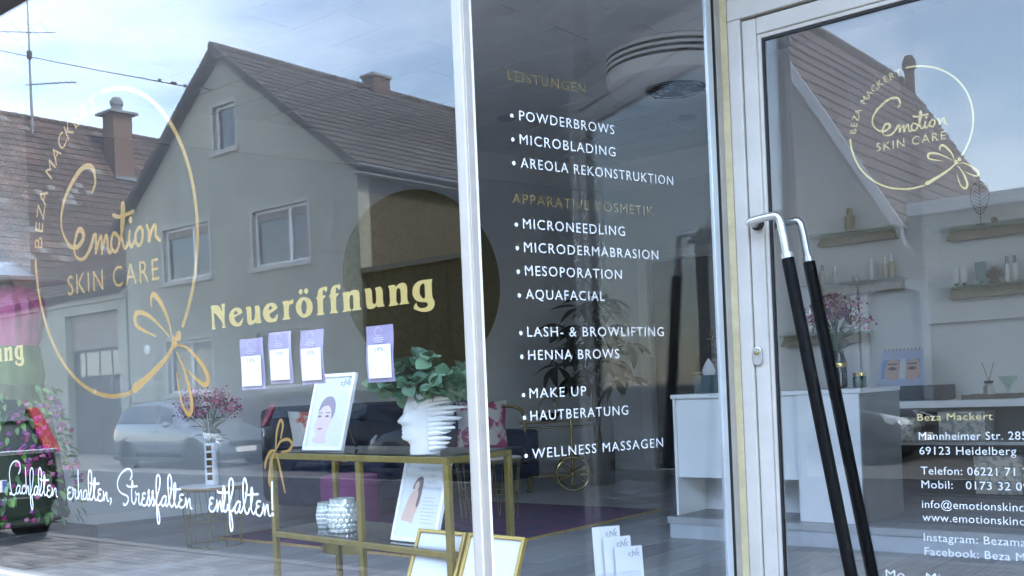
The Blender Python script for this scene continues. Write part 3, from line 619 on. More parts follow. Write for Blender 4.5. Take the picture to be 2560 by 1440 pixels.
# floor planks running into the shop
M_PL = [mat('grey_plank_%s' % n_, c_, .42, 0, .16, 3, .05, 60, stretch=(14, 1.2, 4)) for n_, c_ in (('a', (.28, .285, .29)), ('b', (.325, .325, .33)), ('c', (.235, .24, .245)), ('d', (.295, .29, .29)))]
def plank(x0, x1, y0, y1, z, par):
    k = (round(x1 - x0, 3), round(y1 - y0, 3), i_ := random.randrange(4))
    if k not in PLK:
        a, b = (x1 - x0) / 2 - .0012, (y1 - y0) / 2 - .0012; c_ = .0022
        q = MB(); q.add([(-a, -b, -.014), (a, -b, -.014), (a, b, -.014), (-a, b, -.014), (-a, -b, -c_), (a, -b, -c_), (a, b, -c_), (-a, b, -c_), (-a + c_, -b + c_, 0), (a - c_, -b + c_, 0), (a - c_, b - c_, 0), (-a + c_, b - c_, 0)],
              [(0, 1, 5, 4), (1, 2, 6, 5), (2, 3, 7, 6), (3, 0, 4, 7), (4, 5, 9, 8), (5, 6, 10, 9), (6, 7, 11, 10), (7, 4, 8, 11), (8, 9, 10, 11)])
        PLK[k] = q.mesh('plank', M_PL[i_])
    return shared('floor_plank', PLK[k], par, ((x0 + x1) / 2, (y0 + y1) / 2, z + random.uniform(0, .0006)))
PLK = {}
x = -8.6; col = 0
while x < -.2:
    offs = (0, .62, .3, .95)[col % 4]; y = 2.43 - offs
    while y < 9.6:
        a, b = max(y, 2.43), min(y + 1.25, 9.64)
        xl = -8.35 + .2385 * (a - 2.2)
        if b - a > .1 and x + .2 > xl and not (x > -3.3 and a > 5.5): plank(x, x + .2, a, b, FZ, floor)
        y += 1.25
    x += .2; col += 1
# raised floor with a white riser
pf = struct(MB().box(-3.24, 4.3, 5.42, 7.29, FZ - .01, FZ + .105).build('platform', M_WHITE))
MB().box(-3.25, 4.3, 5.395, 5.419, FZ, FZ + .085).build('riser', mat('pale_grey_riser', (.48, .50, .53), .5, 0, .05, 5), pf)
MB().box(-3.26, 4.3, 5.385, 5.43, FZ + .087, FZ + .125).build('nosing', mat('pale_aluminium_edge', (.46, .47, .48), .4, .4), pf)
for k in range(9):
    y = 5.432 + k * .205
    for c_ in range(3):
        xo = -3.24 + c_ * 1.3 - (k % 2) * .5
        a, b = max(xo, -3.24), xo + 1.3
        me = None
        q = MB().box(-(b - a) / 2 + .001, (b - a) / 2 - .001, -.101, .101, -.012, 0).mesh('plank', M_PL[(k + c_) % 4])
        shared('floor_plank', q, pf, ((a + b) / 2, y + .1, FZ + .12))
# ceiling panels
ME_CP = MB().box(-.618, .618, -.2, .2, 0, .018).mesh('ceiling_panel', M_CEIL)
for r_ in range(18):
    y = 2.63 + r_ * .408
    for c_ in range(-1, 9):
        xx = -8.7 + c_ * 1.244 + (.62 if r_ % 2 else .18)
        if -8.9 < xx < 1.6 and (xx - .6 > -9.0 + .2385 * (y - 2.2) - .9): shared('ceiling_panel', ME_CP, ceiling, (xx, y, CZ))
for (sx, sy, lab) in ((-5.9, 7.26, 'dark recessed downlight in the ceiling above the bar cart'), (-4.75, 8.5, 'dark recessed downlight in the ceiling before the back room door'), (-5.88, 8.45, 'dark recessed downlight in the ceiling above the potted plant')):
    D = thing('downlight', lab, 'downlight', (sx, sy, CZ), 'recessed ceiling downlights')
    MB().lathe([(.062, -.012), (.085, -.012), (.085, -.001), (.062, -.001)], (sx, sy, CZ), 20).build('ring', M_STEEL, D, True)
    MB().lathe([(.062, -.006), (.03, -.002), (.001, -.002)], (sx, sy, CZ), 20).build('lamp', M_RUB, D, True)

# ---------------------------------------------------------------- windows and door
def sheet(name, pts, m, parent): return None
WL = thing('shop_window', 'large street window lettered in gold and white beside the corner post', 'window', (-4.2, Y1, .66))
MB().box(-6.60, -1.945, Y1, Y1 + .006, .72, 3.26).build('pane', M_GLASS, WL)
paneL = WL.children[0]
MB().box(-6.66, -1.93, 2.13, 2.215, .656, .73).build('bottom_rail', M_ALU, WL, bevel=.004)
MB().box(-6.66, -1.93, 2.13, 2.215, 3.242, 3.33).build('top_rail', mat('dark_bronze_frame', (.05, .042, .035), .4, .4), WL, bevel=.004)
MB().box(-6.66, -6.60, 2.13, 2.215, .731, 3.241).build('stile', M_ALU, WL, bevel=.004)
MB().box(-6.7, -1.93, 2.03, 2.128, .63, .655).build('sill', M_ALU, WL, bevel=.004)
# corner post
CP = thing('corner_post', 'white and grey aluminium corner post between street window and price window', 'window post', (-1.9, 2.17, .63))
B_ = Vector((-1.894, 2.15)); Cc = B_ + Vector((MD.x, MD.y)) * .030
MB().prism([(-1.922, 2.15), (-1.8955, 2.15), (-1.8955, 2.18), (-1.93, 2.222), (-1.946, 2.222), (-1.946, 2.17)], .64, 3.33).build('white_profile', M_ALU, CP, bevel=.003)
d2 = Vector((MD.x, MD.y)); n2 = Vector((MN.x, MN.y))
P_ = lambda s, n: tuple(Vector((C0.x, C0.y)) + d2 * s + n2 * n)
MB().prism([P_(-.010, .0265), P_(.012, .0275), P_(.012, -.03), P_(-.010, -.01)], .64, 3.32).build('grey_profile', M_ALU2, CP, bevel=.002)
MB().prism([P_(.0122, .014), P_(.030, .014), P_(.030, -.03), P_(.0122, -.03)], .64, 3.31).build('glazing_bead', mat('light_grey_aluminium', (.58, .58, .57), .35, .2, .06, 9), CP, bevel=.002)
# price window (splayed into the entrance)
WM = thing('side_window', 'entrance side window listing treatments in white capital letters', 'window', tuple(mid(.5, .6)))
def mbox(mb, s0, s1, n0, n1, z0, z1, m=0): return mb.hexa([mid(s0, z0, n0), mid(s1, z0, n0), mid(s1, z0, n1), mid(s0, z0, n1), mid(s0, z1, n0), mid(s1, z1, n0), mid(s1, z1, n1), mid(s0, z1, n1)], m)
mb = MB(); mbox(mb, .02, .9915, -.006, 0, .70, 3.26); paneM = mb.build('pane', M_GLASS, WM)
mb = MB(); mbox(mb, .031, 1.06, -.04, .03, .62, .70); mb.build('bottom_rail', M_ALU, WM, bevel=.004)
mb = MB(); mbox(mb, .031, 1.06, -.04, .03, 3.24, 3.30); mb.build('top_rail', M_ALU, WM, bevel=.004)
M_ALUB = mat('blue_grey_aluminium', (.56, .60, .63), .3, .3, .05, 9)
mb = MB(); mbox(mb, .992, 1.0185, -.010, .004, .701, 3.239); mb.build('stile', M_ALUB, WM, bevel=.002)
mb = MB(); mbox(mb, 1.019, 1.036, -.020, -.001, .701, 3.239); mb.build('gasket', M_RUB, WM)
mb = MB(); mbox(mb, 1.0365, 1.060, -.020, .004, .701, 3.239); mb.build('cover_strip', M_ALU, WM, bevel=.002)
# jamb and door
DR = thing('entrance_door', 'white framed glass entrance door with logo, contact lettering and slanted black pull handles', 'door', (-1.1, Y2, .45))
mb = MB(); mb.prism([P_(1.0605, -.03), P_(1.0605, .003), (-1.6300, 3.207), (-1.6300, 3.33), (-1.71, 3.33)], .40, 3.29); mb.build('tan_pillar', M_TAN, DR)
jb = MB(); jb.box(-1.6290, -1.5820, 3.205, 3.30, .40, 2.660); jb.box(-1.6290, -.46, 3.205, 3.30, 2.661, 2.735); jb.box(-.53, -.46, 3.205, 3.30, .40, 2.660)
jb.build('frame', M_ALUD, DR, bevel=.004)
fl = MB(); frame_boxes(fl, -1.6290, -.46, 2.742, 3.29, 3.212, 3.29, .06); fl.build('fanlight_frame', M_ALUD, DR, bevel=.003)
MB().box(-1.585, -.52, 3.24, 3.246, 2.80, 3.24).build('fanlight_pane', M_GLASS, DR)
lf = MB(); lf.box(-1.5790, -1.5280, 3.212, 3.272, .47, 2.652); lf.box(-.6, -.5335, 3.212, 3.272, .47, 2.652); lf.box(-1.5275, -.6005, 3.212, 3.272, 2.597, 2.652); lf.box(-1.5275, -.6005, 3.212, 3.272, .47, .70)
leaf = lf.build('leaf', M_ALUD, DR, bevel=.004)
bd = MB(); bd.box(-1.5276, -1.5145, 3.219, 3.262, .701, 2.5965); bd.box(-1.5144, -.6006, 3.219, 3.262, 2.583, 2.5965); bd.box(-1.5144, -.6006, 3.219, 3.262, .701, .716)
bd.build('glazing_bead', M_ALUD, DR, bevel=.002)
gk = MB(); gk.box(-1.5142, -1.5075, 3.224, 3.238, .7165, 2.5825); gk.box(-1.5074, -.6008, 3.224, 3.238, 2.5745, 2.5825)
gk.build('gasket', M_RUB, DR)
MB().box(-1.5135, -.6015, Y2 + .0001, Y2 + .006, .717, 2.581).build('pane', M_GLASS, DR)
paneD = [c for c in DR.children if c.name.startswith('pane')][0]
def handle(y, ym, sc, nm):
    f = lambda X, z, yy=None: Vector((X * sc, yy if yy is not None else y, EYE.z + (z - EYE.z) * sc))
    top = [f(-1.588, 1.982, ym), f(-1.588, 1.982), f(-1.560, 1.988), f(-1.500, 1.992), f(-1.484, 1.985), f(-1.476, 1.962), f(-1.458, 1.852)]
    H_ = MB().tube([top[0]] + smooth_path(top[1:], 4), .0135, 12).build(nm, M_STEEL, DR, True)
    a, b = f(-1.4595, 1.862), f(-1.4565, 1.846); MB().tube([a, b], .0205, 14).build('collar', M_STEEL, H_, True)
    gr = [f(-1.4565, 1.846), f(-1.255, .62)]; MB().tube(gr, .0200, 16).build('grip', M_BLACKP, H_, True)
    MB().tube([f(-1.255, .62), f(-1.25, .59), f(-1.25, .575, ym)], .0135, 10).build('lower_bracket', M_STEEL, H_, True)
    M_ = Matrix.Translation((-1.588 * sc, ym, EYE.z + (1.982 - EYE.z) * sc)) @ Matrix.Rotation(math.pi / 2 * (1 if y < ym else -1), 4, 'X')
    MB().lathe([(.021, 0), (.021, .012), (.016, .016)], (0, 0, 0), 16, M=M_).build('rosette', M_RUB, H_, True)
handle(3.145, 3.211, .974, 'pull_handle'); handle(3.325, 3.272, .979, 'pull_handle')
lk = MB(); lk.prism([(.017 * math.cos(a), .017 * math.sin(a) + (.014 if math.sin(a) > 0 else -.014)) for a in [2 * math.pi * i / 24 for i in range(24)]], 0, .012, M=Matrix.Translation((-1.567, 3.2115, 1.53)) @ Matrix.Rotation(math.pi / 2, 4, 'X'))
lock = lk.build('lock_plate', M_STEEL, DR, bevel=.002)
MB().lathe([(.0085, 0), (.0085, .004), (.001, .005)], (0, 0, 0), 14, M=Matrix.Translation((-1.567, 3.1990, 1.541)) @ Matrix.Rotation(math.pi / 2, 4, 'X')).build('key_cylinder', mat('dull_brass', (.35, .28, .14), .35, .9), lock)
# matching splayed pane and street window on the far side of the entrance
WR = thing('side_window', 'unlettered entrance side window on the hinge side of the door', 'window', (-.3, 2.7, .6))
MB().hexa([(-.455, 3.20, .70), (-.449, 3.20, .70), (-.214, 2.20, .70), (-.22, 2.20, .70), (-.455, 3.20, 3.26), (-.449, 3.20, 3.26), (-.214, 2.20, 3.26), (-.22, 2.20, 3.26)]).build('pane', M_GLASS, WR)
MB().box(-.25, -.18, 2.14, 2.22, .64, 3.33).build('stile', M_ALU, WR, bevel=.004)
WR2 = thing('shop_window', 'unlettered street window on the far side of the entrance', 'window', (1.5, Y1, .66))
MB().box(-.178, 3.14, Y1, Y1 + .006, .72, 3.26).build('pane', M_GLASS, WR2)
fr_ = MB(); frame_boxes(fr_, -.179, 3.2, .656, 3.33, 2.13, 2.215, .07); fr_.build('frame', M_ALU, WR2, bevel=.004)
WR_ADDED = thing('shop_window', 'unlettered unseen street window added for light, farthest from the entrance', 'window', (5.5, Y1, .66))  # added out of view to let more daylight into the room
MB().box(3.43, 7.59, Y1, Y1 + .006, .72, 3.26).build('pane', M_GLASS, WR_ADDED)
fr_ = MB(); frame_boxes(fr_, 3.421, 7.599, .656, 3.33, 2.13, 2.215, .07); fr_.build('frame', M_ALU, WR_ADDED, bevel=.004)
MB().box(1.7, 7.79, 2.42, 7.29, CZ, CZ + .018).build('plain_ceiling', M_CEIL, ceiling)
MB().box(-.2, 7.79, 2.43, 5.38, FZ - .014, FZ).build('plain_floor', M_PL[0], floor)

# ---------------------------------------------------------------- lettering (vinyl on the inner face of the glass)
fL = lambda a, b, c=0.0: Vector((a, Y1 + .0068 + .0004 - c, b))
fD = lambda a, b, c=0.0: Vector((a, Y2 + .0068 + .0004 - c, b))
fM = lambda a, b, c=0.0: mid(a, b, -.0072 + c)
def font_line(mb, txt, x0, x1, zb, cap, fn, space=1.12, capref=None):
    vs, fs = text_shape(txt, space); xs = [p[0] for p in vs]; a, b = min(xs), max(xs)
    ca = text_shape('H')[0]; ch_ = max(p[1] for p in ca)
    sx = (x1 - x0) / (b - a); sz = cap / ch_
    place2d(vs, fs, lambda p, q, c: fn(x0 + (p - a) * sx, zb + q * sz), mb)
def lettering(mb, m, parent, name='lettering'): return mb.build(name, m, parent, fix=False)
CAPM = .0285
for txt, x0, x1, zb in (('POWDERBROWS', .198, .568, 2.233), ('MICROBLADING', .196, .569, 2.164), ('AREOLA REKONSTRUKTION', .196, .817, 2.0955), ('MICRONEEDLING', .195, .595, 1.918), ('MICRODERMABRASION', .195, .736, 1.850), ('MESOPORATION', .195, .574, 1.782), ('AQUAFACIAL', .194, .499, 1.713), ('LASH- & BROWLIFTING', .194, .746, 1.604), ('HENNA BROWS', .194, .549, 1.536), ('MAKE UP', .193, .409, 1.425), ('HAUTBERATUNG', .193, .577, 1.3595), ('WELLNESS MASSAGEN', .193, .722, 1.2495)):
    mb = MB(); font_line(mb, txt, x0, x1, zb, CAPM, fM, 1.16)
    c_ = (.171, zb + .010); mb.add([fM(c_[0] + .0062 * math.cos(2 * math.pi * i / 14), c_[1] + .0062 * math.sin(2 * math.pi * i / 14)) for i in range(14)], [tuple(range(14))])
    lettering(mb, M_WVINYL, paneM)
M_DGOLD = mat('dark_gold_vinyl', (.26, .19, .075), .35, .45)
for txt, x0, x1, zb in (('LEISTUNGEN', .162, .457, 2.3455), ('APPARATIVE KOSMETIK', .160, .721, 1.9895)):
    mb = MB(); font_line(mb, txt, x0, x1, zb, .0285, fM, 1.16); lettering(mb, M_DGOLD, paneM)
for txt, x0, x1, zb, cap, m in (('Beza Mackert', -1.063, -.847, 1.3055, .021, M_GOLD3), ('Mannheimer Str. 285', -1.061, -.757, 1.247, .0235, M_WVINYL), ('69123 Heidelberg', -1.061, -.787, 1.2025, .0235, M_WVINYL),
        ('Telefon: 06221 71 7', -1.059, -.757, 1.142, .0235, M_WVINYL), ('Mobil:   0173 32 09', -1.059, -.757, 1.100, .0235, M_WVINYL), ('info@emotionskinca', -1.060, -.757, 1.040, .0235, M_WVINYL), ('www.emotionskinca', -1.060, -.757, 1.000, .0235, M_WVINYL),
        ('Instagram: Bezamac', -1.059, -.755, .939, .0235, M_WVINYL), ('Facebook: Beza Ma', -1.058, -.757, .896, .0235, M_WVINYL), ('Mo    Mi', -1.180, -1.015, .818, .0235, M_WVINYL)):
    mb = MB(); font_line(mb, txt, x0, x1, zb, cap, fD, 1.06); lettering(mb, m, paneD)
LOGO = {
 'E': [(-0.18,0.37), (-0.14,0.42), (-0.14,0.47), (-0.16,0.52), (-0.22,0.55), (-0.32,0.54), (-0.43,0.48), (-0.53,0.40), (-0.59,0.31), (-0.61,0.24), (-0.60,0.16), (-0.55,0.09), (-0.49,0.04), (-0.40,0.03), (-0.33,0.07), (-0.32,0.11), (-0.35,0.14), (-0.40,0.13), (-0.44,0.06), (-0.45,0.02), (-0.43,-0.03), (-0.37,-0.06), (-0.30,-0.05), (-0.23,0.01), (-0.18,0.08)],
 'm1': [(-0.18,0.08), (-0.16,0.08), (-0.16,0.03), (-0.17,-0.04)],
 'm2': [(-0.17,-0.03), (-0.11,0.05), (-0.09,0.05), (-0.09,-0.05)],
 'm3': [(-0.09,-0.04), (-0.04,0.05), (-0.02,0.05), (-0.01,-0.03), (0.01,-0.06), (0.04,-0.04)],
 'o': [(0.10,0.05), (0.06,0.06), (0.03,0.01), (0.04,-0.04), (0.08,-0.06), (0.12,-0.03), (0.13,0.02), (0.10,0.05)],
 't': [(0.12,-0.02), (0.16,0.04), (0.20,0.15), (0.20,0.23), (0.18,0.23), (0.17,0.14), (0.16,0.04), (0.18,-0.03), (0.20,-0.05), (0.24,-0.02), (0.26,0.05)],
 'tb': [(0.07,0.18), (0.13,0.16), (0.22,0.16), (0.31,0.17)],
 'i': [(0.26,0.05), (0.25,-0.01), (0.27,-0.05), (0.30,-0.03), (0.33,-0.00)],
 'o2': [(0.38,0.06), (0.34,0.04), (0.32,-0.01), (0.35,-0.05), (0.39,-0.04), (0.41,0.01), (0.40,0.05), (0.37,0.06)],
 'n1': [(0.46,0.06), (0.48,0.02), (0.48,-0.04)],
 'n2': [(0.48,-0.04), (0.52,0.03), (0.55,0.05), (0.56,0.03), (0.56,-0.02), (0.60,-0.05)],
 'w1': [(0.48,-0.46), (0.47,-0.42), (0.49,-0.38), (0.53,-0.39), (0.60,-0.46), (0.66,-0.56), (0.69,-0.66)],
 'w2': [(0.51,-0.64), (0.39,-0.60), (0.30,-0.56), (0.28,-0.52), (0.30,-0.48), (0.40,-0.49), (0.52,-0.55), (0.66,-0.65)],
 'w3': [(0.74,-0.71), (0.84,-0.73), (0.97,-0.82), (1.04,-0.90), (1.04,-0.95), (1.00,-0.96), (0.92,-0.92), (0.85,-0.87)],
 'w4': [(0.73,-0.75), (0.80,-0.85), (0.85,-0.98), (0.87,-1.07), (0.85,-1.13), (0.81,-1.12), (0.76,-1.05), (0.72,-0.88)],
 'stem': [(0.24,-0.96), (0.34,-0.92), (0.47,-0.86), (0.62,-0.78), (0.71,-0.70), (0.76,-0.66)],
}
NEU = [  # outlines in millimetres from (-3.160, 1.700)
 [(-2,95), (51,94), (66,71), (69,73), (68,88), (62,95), (90,95), (84,87), (80,34), (83,15), (88,14), (87,11), (63,11), (62,14), (70,17), (68,31), (21,73), (20,38), (21,16), (27,14), (25,10), (2,10), (1,13), (6,17), (5,55), (5,89)],
 [(187,54), (181,67), (167,74), (149,77), (128,72), (111,60), (107,44), (112,28), (127,15), (150,10), (178,11), (189,36), (184,37), (174,27), (161,22), (148,25), (139,37), (138,44)],
 [(136,51), (138,62), (147,66), (156,61), (158,55)],
 [(200,73), (236,75), (235,30), (239,24), (245,24), (252,30), (258,66), (249,71), (283,74), (283,21), (290,16), (289,13), (258,13), (255,19), (242,12), (226,10), (214,14), (210,24), (209,67)],
 [(378,54), (368,71), (345,77), (320,73), (302,60), (297,43), (303,25), (318,14), (340,10), (372,13), (379,38), (373,36), (363,26), (348,22), (337,28), (330,39)],
 [(327,52), (332,63), (340,67), (348,60), (351,56)],
 [(398,74), (435,77), (436,71), (449,77), (462,78), (457,60), (451,64), (441,62), (435,55), (434,24), (442,17), (440,14), (400,14), (401,18), (409,21), (409,67)],
 [(635,17), (637,20), (643,22), (643,69), (633,70), (635,72), (644,76), (646,90), (655,101), (671,104), (694,104), (691,92), (687,86), (679,94), (673,96), (670,89), (669,77), (683,78), (680,70), (670,69), (668,23), (676,19), (675,16)],
 [(697,76), (731,79), (732,74), (744,81), (761,81), (774,77), (778,67), (777,26), (785,19), (784,17), (742,17), (741,20), (749,24), (749,60), (745,67), (736,65), (732,59), (731,27), (739,21), (738,17), (696,16), (697,19), (704,23), (703,70)],
 [(798,79), (834,80), (834,35), (840,29), (847,30), (852,39), (851,72), (845,78), (880,80), (881,26), (887,21), (887,19), (856,18), (853,24), (839,16), (822,15), (810,19), (806,31), (805,72)],
 [(902,78), (934,80), (937,72), (952,81), (970,82), (981,77), (985,68), (984,26), (992,20), (991,18), (948,18), (949,21), (957,25), (957,61), (951,68), (943,67), (939,60), (937,28), (946,21), (945,18), (903,17), (904,20), (911,24), (910,71)],
 [(1092,80), (1085,76), (1085,29), (1094,17), (1093,2), (1080,-9), (1057,-12), (1034,-9), (1005,2), (1019,18), (1022,16), (1024,8), (1033,2), (1048,0), (1063,3), (1067,10), (1062,16), (1042,18), (1021,23), (1008,37), (1005,53), (1012,69), (1030,80), (1051,82), (1074,81)],
 [(1057,72), (1057,32), (1054,28), (1046,29), (1038,37), (1035,49), (1038,64), (1046,71)],
 [(556,43), (554,33), (547,24), (537,18), (525,14), (512,13), (498,16), (487,22), (478,30), (472,40), (471,50), (473,61), (480,69), (490,76), (503,80), (516,80), (529,77), (541,72), (550,63), (555,54)],
 [(526,46), (525,39), (523,33), (519,28), (516,25), (511,24), (507,26), (504,29), (501,34), (499,41), (499,48), (500,55), (503,61), (506,66), (510,69), (514,69), (518,68), (522,64), (525,59), (526,53)],
 [(510,97), (508,93), (504,90), (499,89), (494,91), (490,95), (489,99), (491,103), (495,106), (500,107), (505,105), (509,102)],
 [(537,97), (535,93), (531,90), (526,89), (520,91), (517,95), (515,99), (517,104), (521,107), (527,107), (532,106), (536,102)],
 [(572,16), (574,19), (580,21), (580,68), (570,69), (572,71), (581,75), (583,89), (592,100), (608,103), (631,103), (628,90), (624,85), (616,93), (610,95), (607,88), (606,76), (620,77), (617,69), (607,67), (605,22), (613,18), (612,15)],
]
SLOGAN = [  # pen strokes in millimetres from (-4.760, 1.070)
 [(99,101), (114,114), (118,133), (107,151), (81,158), (48,149), (22,127), (11,97), (14,67), (19,37), (25,17), (19,7), (8,6), (12,13), (30,7), (51,4), (65,13)],
 [(110,43), (97,49), (81,41), (71,23), (76,11), (89,14), (104,29), (108,38), (105,19), (113,12), (126,20)],
 [(157,45), (147,49), (133,40), (127,22), (136,13), (152,16), (163,26)],
 [(167,130), (168,83), (166,14)],
 [(166,16), (175,36), (186,47), (190,39), (189,19), (193,10), (204,15)],
 [(203,12), (218,35), (235,79), (239,113), (229,128), (215,120), (208,96), (207,59), (206,10), (205,-27), (211,-51), (218,-52), (224,-38), (221,-14), (218,6), (231,13), (245,26)],
 [(275,45), (262,49), (249,41), (240,23), (244,11), (259,14), (271,31), (274,39), (272,19), (279,12), (290,20)],
 [(290,20), (305,47), (313,86), (313,115), (304,129), (294,124), (287,102), (286,61), (288,27), (297,12), (309,13), (320,26)],
 [(323,26), (337,53), (345,82), (341,99), (334,86), (330,50), (332,21), (344,12), (357,20)],
 [(300,82), (315,76), (376,79)],
 [(389,53), (377,56), (364,48), (366,37), (380,35), (365,32), (357,20), (363,9), (380,7), (395,16), (401,28)],
 [(403,47), (406,31), (405,13)],
 [(405,16), (419,40), (432,43), (433,31), (434,12), (443,9)],
 [(559,51), (543,51), (533,41), (537,31), (555,30), (536,26), (529,16), (535,4), (555,2), (573,15), (579,33)],
 [(573,52), (579,40), (593,45), (597,36), (593,18), (604,5), (616,14)],
 [(625,124), (624,81), (622,7)],
 [(622,9), (631,28), (641,42), (647,38), (645,12), (654,4)],
 [(692,39), (679,44), (665,34), (661,15), (669,5), (684,14), (692,32), (690,14), (698,5), (708,12)],
 [(708,12), (723,40), (733,81), (734,113), (725,126), (714,119), (708,94), (706,49), (710,17), (721,6), (734,11), (742,22)],
 [(742,22), (757,54), (762,82), (759,96), (751,81), (747,38), (754,11), (767,6), (778,17)],
 [(720,76), (735,71), (792,74)],
 [(807,49), (794,51), (783,43), (786,33), (801,31), (786,27), (778,15), (786,5), (803,5), (819,16), (825,30)],
 [(823,43), (826,25), (825,6)],
 [(825,9), (840,34), (849,38), (849,21), (853,8), (861,6)],
 [(868,16), (876,15), (876,5), (868,-7)],
 [(1023,95), (1036,107), (1037,125), (1022,135), (997,134), (963,119), (937,95), (929,72), (938,51), (961,38), (989,33), (1005,22), (999,5), (982,-6), (968,-5), (971,1)],
 [(1043,75), (1040,91), (1035,75), (1030,36), (1032,10), (1043,1), (1056,9), (1063,26)],
 [(999,73), (1012,67), (1074,70)],
 [(1061,48), (1066,37), (1082,42), (1083,29), (1080,12), (1087,-1), (1099,6)],
 [(1130,43), (1119,45), (1109,38), (1110,28), (1123,25), (1109,21), (1101,10), (1108,-1), (1125,-2), (1139,7), (1146,20)],
 [(1135,5), (1147,27), (1157,57), (1151,52), (1150,42), (1158,27), (1161,8), (1152,-2), (1145,1)],
 [(1166,8), (1176,28), (1185,54), (1179,51), (1178,41), (1187,26), (1189,9), (1183,0), (1176,2)],
 [(1191,1), (1208,29), (1230,72), (1236,101), (1226,117), (1214,109), (1208,79), (1207,42), (1206,-1), (1206,-43), (1210,-66), (1218,-65), (1223,-48), (1218,-21), (1212,0), (1225,4), (1237,17)],
 [(1274,35), (1261,38), (1248,30), (1239,15), (1242,3), (1253,2), (1267,14), (1274,29), (1267,12), (1272,1), (1283,7)],
 [(1283,7), (1303,45), (1313,82), (1311,107), (1303,119), (1293,111), (1288,86), (1290,44), (1296,11), (1307,0), (1318,6), (1326,18)],
 [(1326,18), (1336,50), (1340,75), (1335,89), (1327,74), (1325,45), (1328,14), (1338,-1), (1351,7), (1357,18)],
 [(1295,70), (1308,64), (1368,67)],
 [(1383,46), (1370,48), (1359,40), (1361,29), (1374,27), (1361,24), (1353,13), (1358,1), (1376,0), (1391,11), (1397,27)],
 [(1398,35), (1402,17), (1402,0)],
 [(1403,3), (1417,30), (1424,32), (1425,16), (1427,0), (1436,-1)],
 [(1571,40), (1559,42), (1549,34), (1550,23), (1561,21), (1549,18), (1543,6), (1549,-5), (1566,-7), (1580,4), (1588,18)],
 [(1591,34), (1593,14), (1593,-6)],
 [(1593,-3), (1607,27), (1614,29), (1616,13), (1618,-2), (1626,-4)],
 [(1626,-2), (1635,24), (1644,55), (1642,77), (1637,85), (1632,74), (1628,45), (1628,16), (1633,-1), (1643,-4), (1653,7), (1657,21)],
 [(1598,68), (1609,62), (1667,64)],
 [(1656,1), (1670,31), (1691,76), (1694,99), (1685,113), (1673,105), (1668,75), (1667,37), (1666,-3), (1665,-42), (1669,-69), (1676,-68), (1681,-50), (1677,-21), (1671,-2), (1684,0), (1696,14)],
 [(1732,31), (1720,34), (1706,24), (1697,8), (1701,-5), (1711,-4), (1725,12), (1730,25), (1724,8), (1728,-4), (1738,1)],
 [(1738,1), (1758,36), (1772,78), (1770,103), (1763,115), (1755,107), (1750,82), (1750,39), (1756,5), (1766,-6), (1776,0), (1781,12)],
 [(1781,10), (1794,37), (1800,64), (1797,84), (1790,69), (1788,41), (1789,10), (1799,-6), (1810,2), (1816,13)],
 [(1758,65), (1770,59), (1830,63)],
 [(1842,38), (1830,39), (1820,32), (1822,22), (1833,21), (1822,17), (1815,6), (1820,-7), (1837,-10), (1850,3), (1854,19)],
 [(1859,30), (1861,13), (1862,-6)],
 [(1862,-3), (1874,25), (1882,27), (1882,12), (1886,-5), (1895,-8)],
 [(1910,107), (1908,64), (1907,13)],
 [(1906,-2), (1907,-3)],
]
def logo(cx_, cz_, r_, fn, parent, m):
    q = lambda a, b, c=0.0: fn(cx_ + a * r_, cz_ + b * r_, c)
    mb = MB(); wv = .020
    arc = lambda a0, a1, n=48: [(math.cos(R(a0 + (a1 - a0) * i / n)), math.sin(R(a0 + (a1 - a0) * i / n))) for i in range(n + 1)]
    ribbon(mb, arc(90.3, -36.5), lambda t: .030, q, 0, 1); ribbon(mb, arc(180, 281), lambda t: .030, q, 0, 1)
    lettering(mb, m, parent, 'logo_ring')
    mb = MB(); k = 0
    for nm, p in LOGO.items():
        k += 1
        if nm[0] == 'w': wf = lambda t: .010 + .026 * math.sin(math.pi * min(1, max(0, t))) ** 1.3
        elif nm == 'stem': wf = lambda t: .062 - .045 * min(1, t * 1.1)
        elif nm == 'E': wf = lambda t: .018 + .022 * abs(math.sin(t * 7.5))
        else: wf = lambda t: .026
        ribbon(mb, p, wf, q, k * 1.2e-4, 5)
    for c_, rr in (((.28, .12), .02), ((.715, -.69), .032), ((.765, -.655), .028)):
        mb.add([q(c_[0] + rr * math.cos(2 * math.pi * i / 12), c_[1] + rr * 1.2 * math.sin(2 * math.pi * i / 12), .0026) for i in range(12)], [tuple(range(12))])
    lettering(mb, m, parent, 'logo_script')
    mb = MB(); font_line(mb, 'SKIN CARE', -.56, .57, -.29, .135, q, 1.22); lettering(mb, m, parent)
    mb = MB(); word = 'BEZA MACKERT'; a0, a1 = 172.5, 98.5; ch_ = max(p[1] for p in text_shape('H')[0]); sz = .112 / ch_
    wts = [1, .95, .95, 1, .75, 1.2, 1, 1.05, 1, .95, 1, .95]; tot = sum(wts) - (wts[0] + wts[-1]) / 2; acc = -wts[0] / 2
    for chh, wt_ in zip(word, wts):
        ang = a0 + (a1 - a0) * (acc + wt_ / 2) / tot; acc += wt_
        if chh == ' ': continue
        vs, fs = text_shape(chh); xs = [p[0] for p in vs]; xm = (min(xs) + max(xs)) / 2; t_ = R(ang - 90); rr = .955
        place2d(vs, fs, lambda p, s2, c: q(math.cos(R(ang)) * rr + (p - xm) * sz * math.cos(t_) - (s2 - ch_ / 2) * sz * math.sin(t_), math.sin(R(ang)) * rr + (p - xm) * sz * math.sin(t_) + (s2 - ch_ / 2) * sz * math.cos(t_)), mb)
    lettering(mb, m, parent)
logo(-3.82, 2.095, .602, fL, paneL, M_GOLD); logo(-1.05, 2.198, .184, fD, paneD, M_GOLD3)
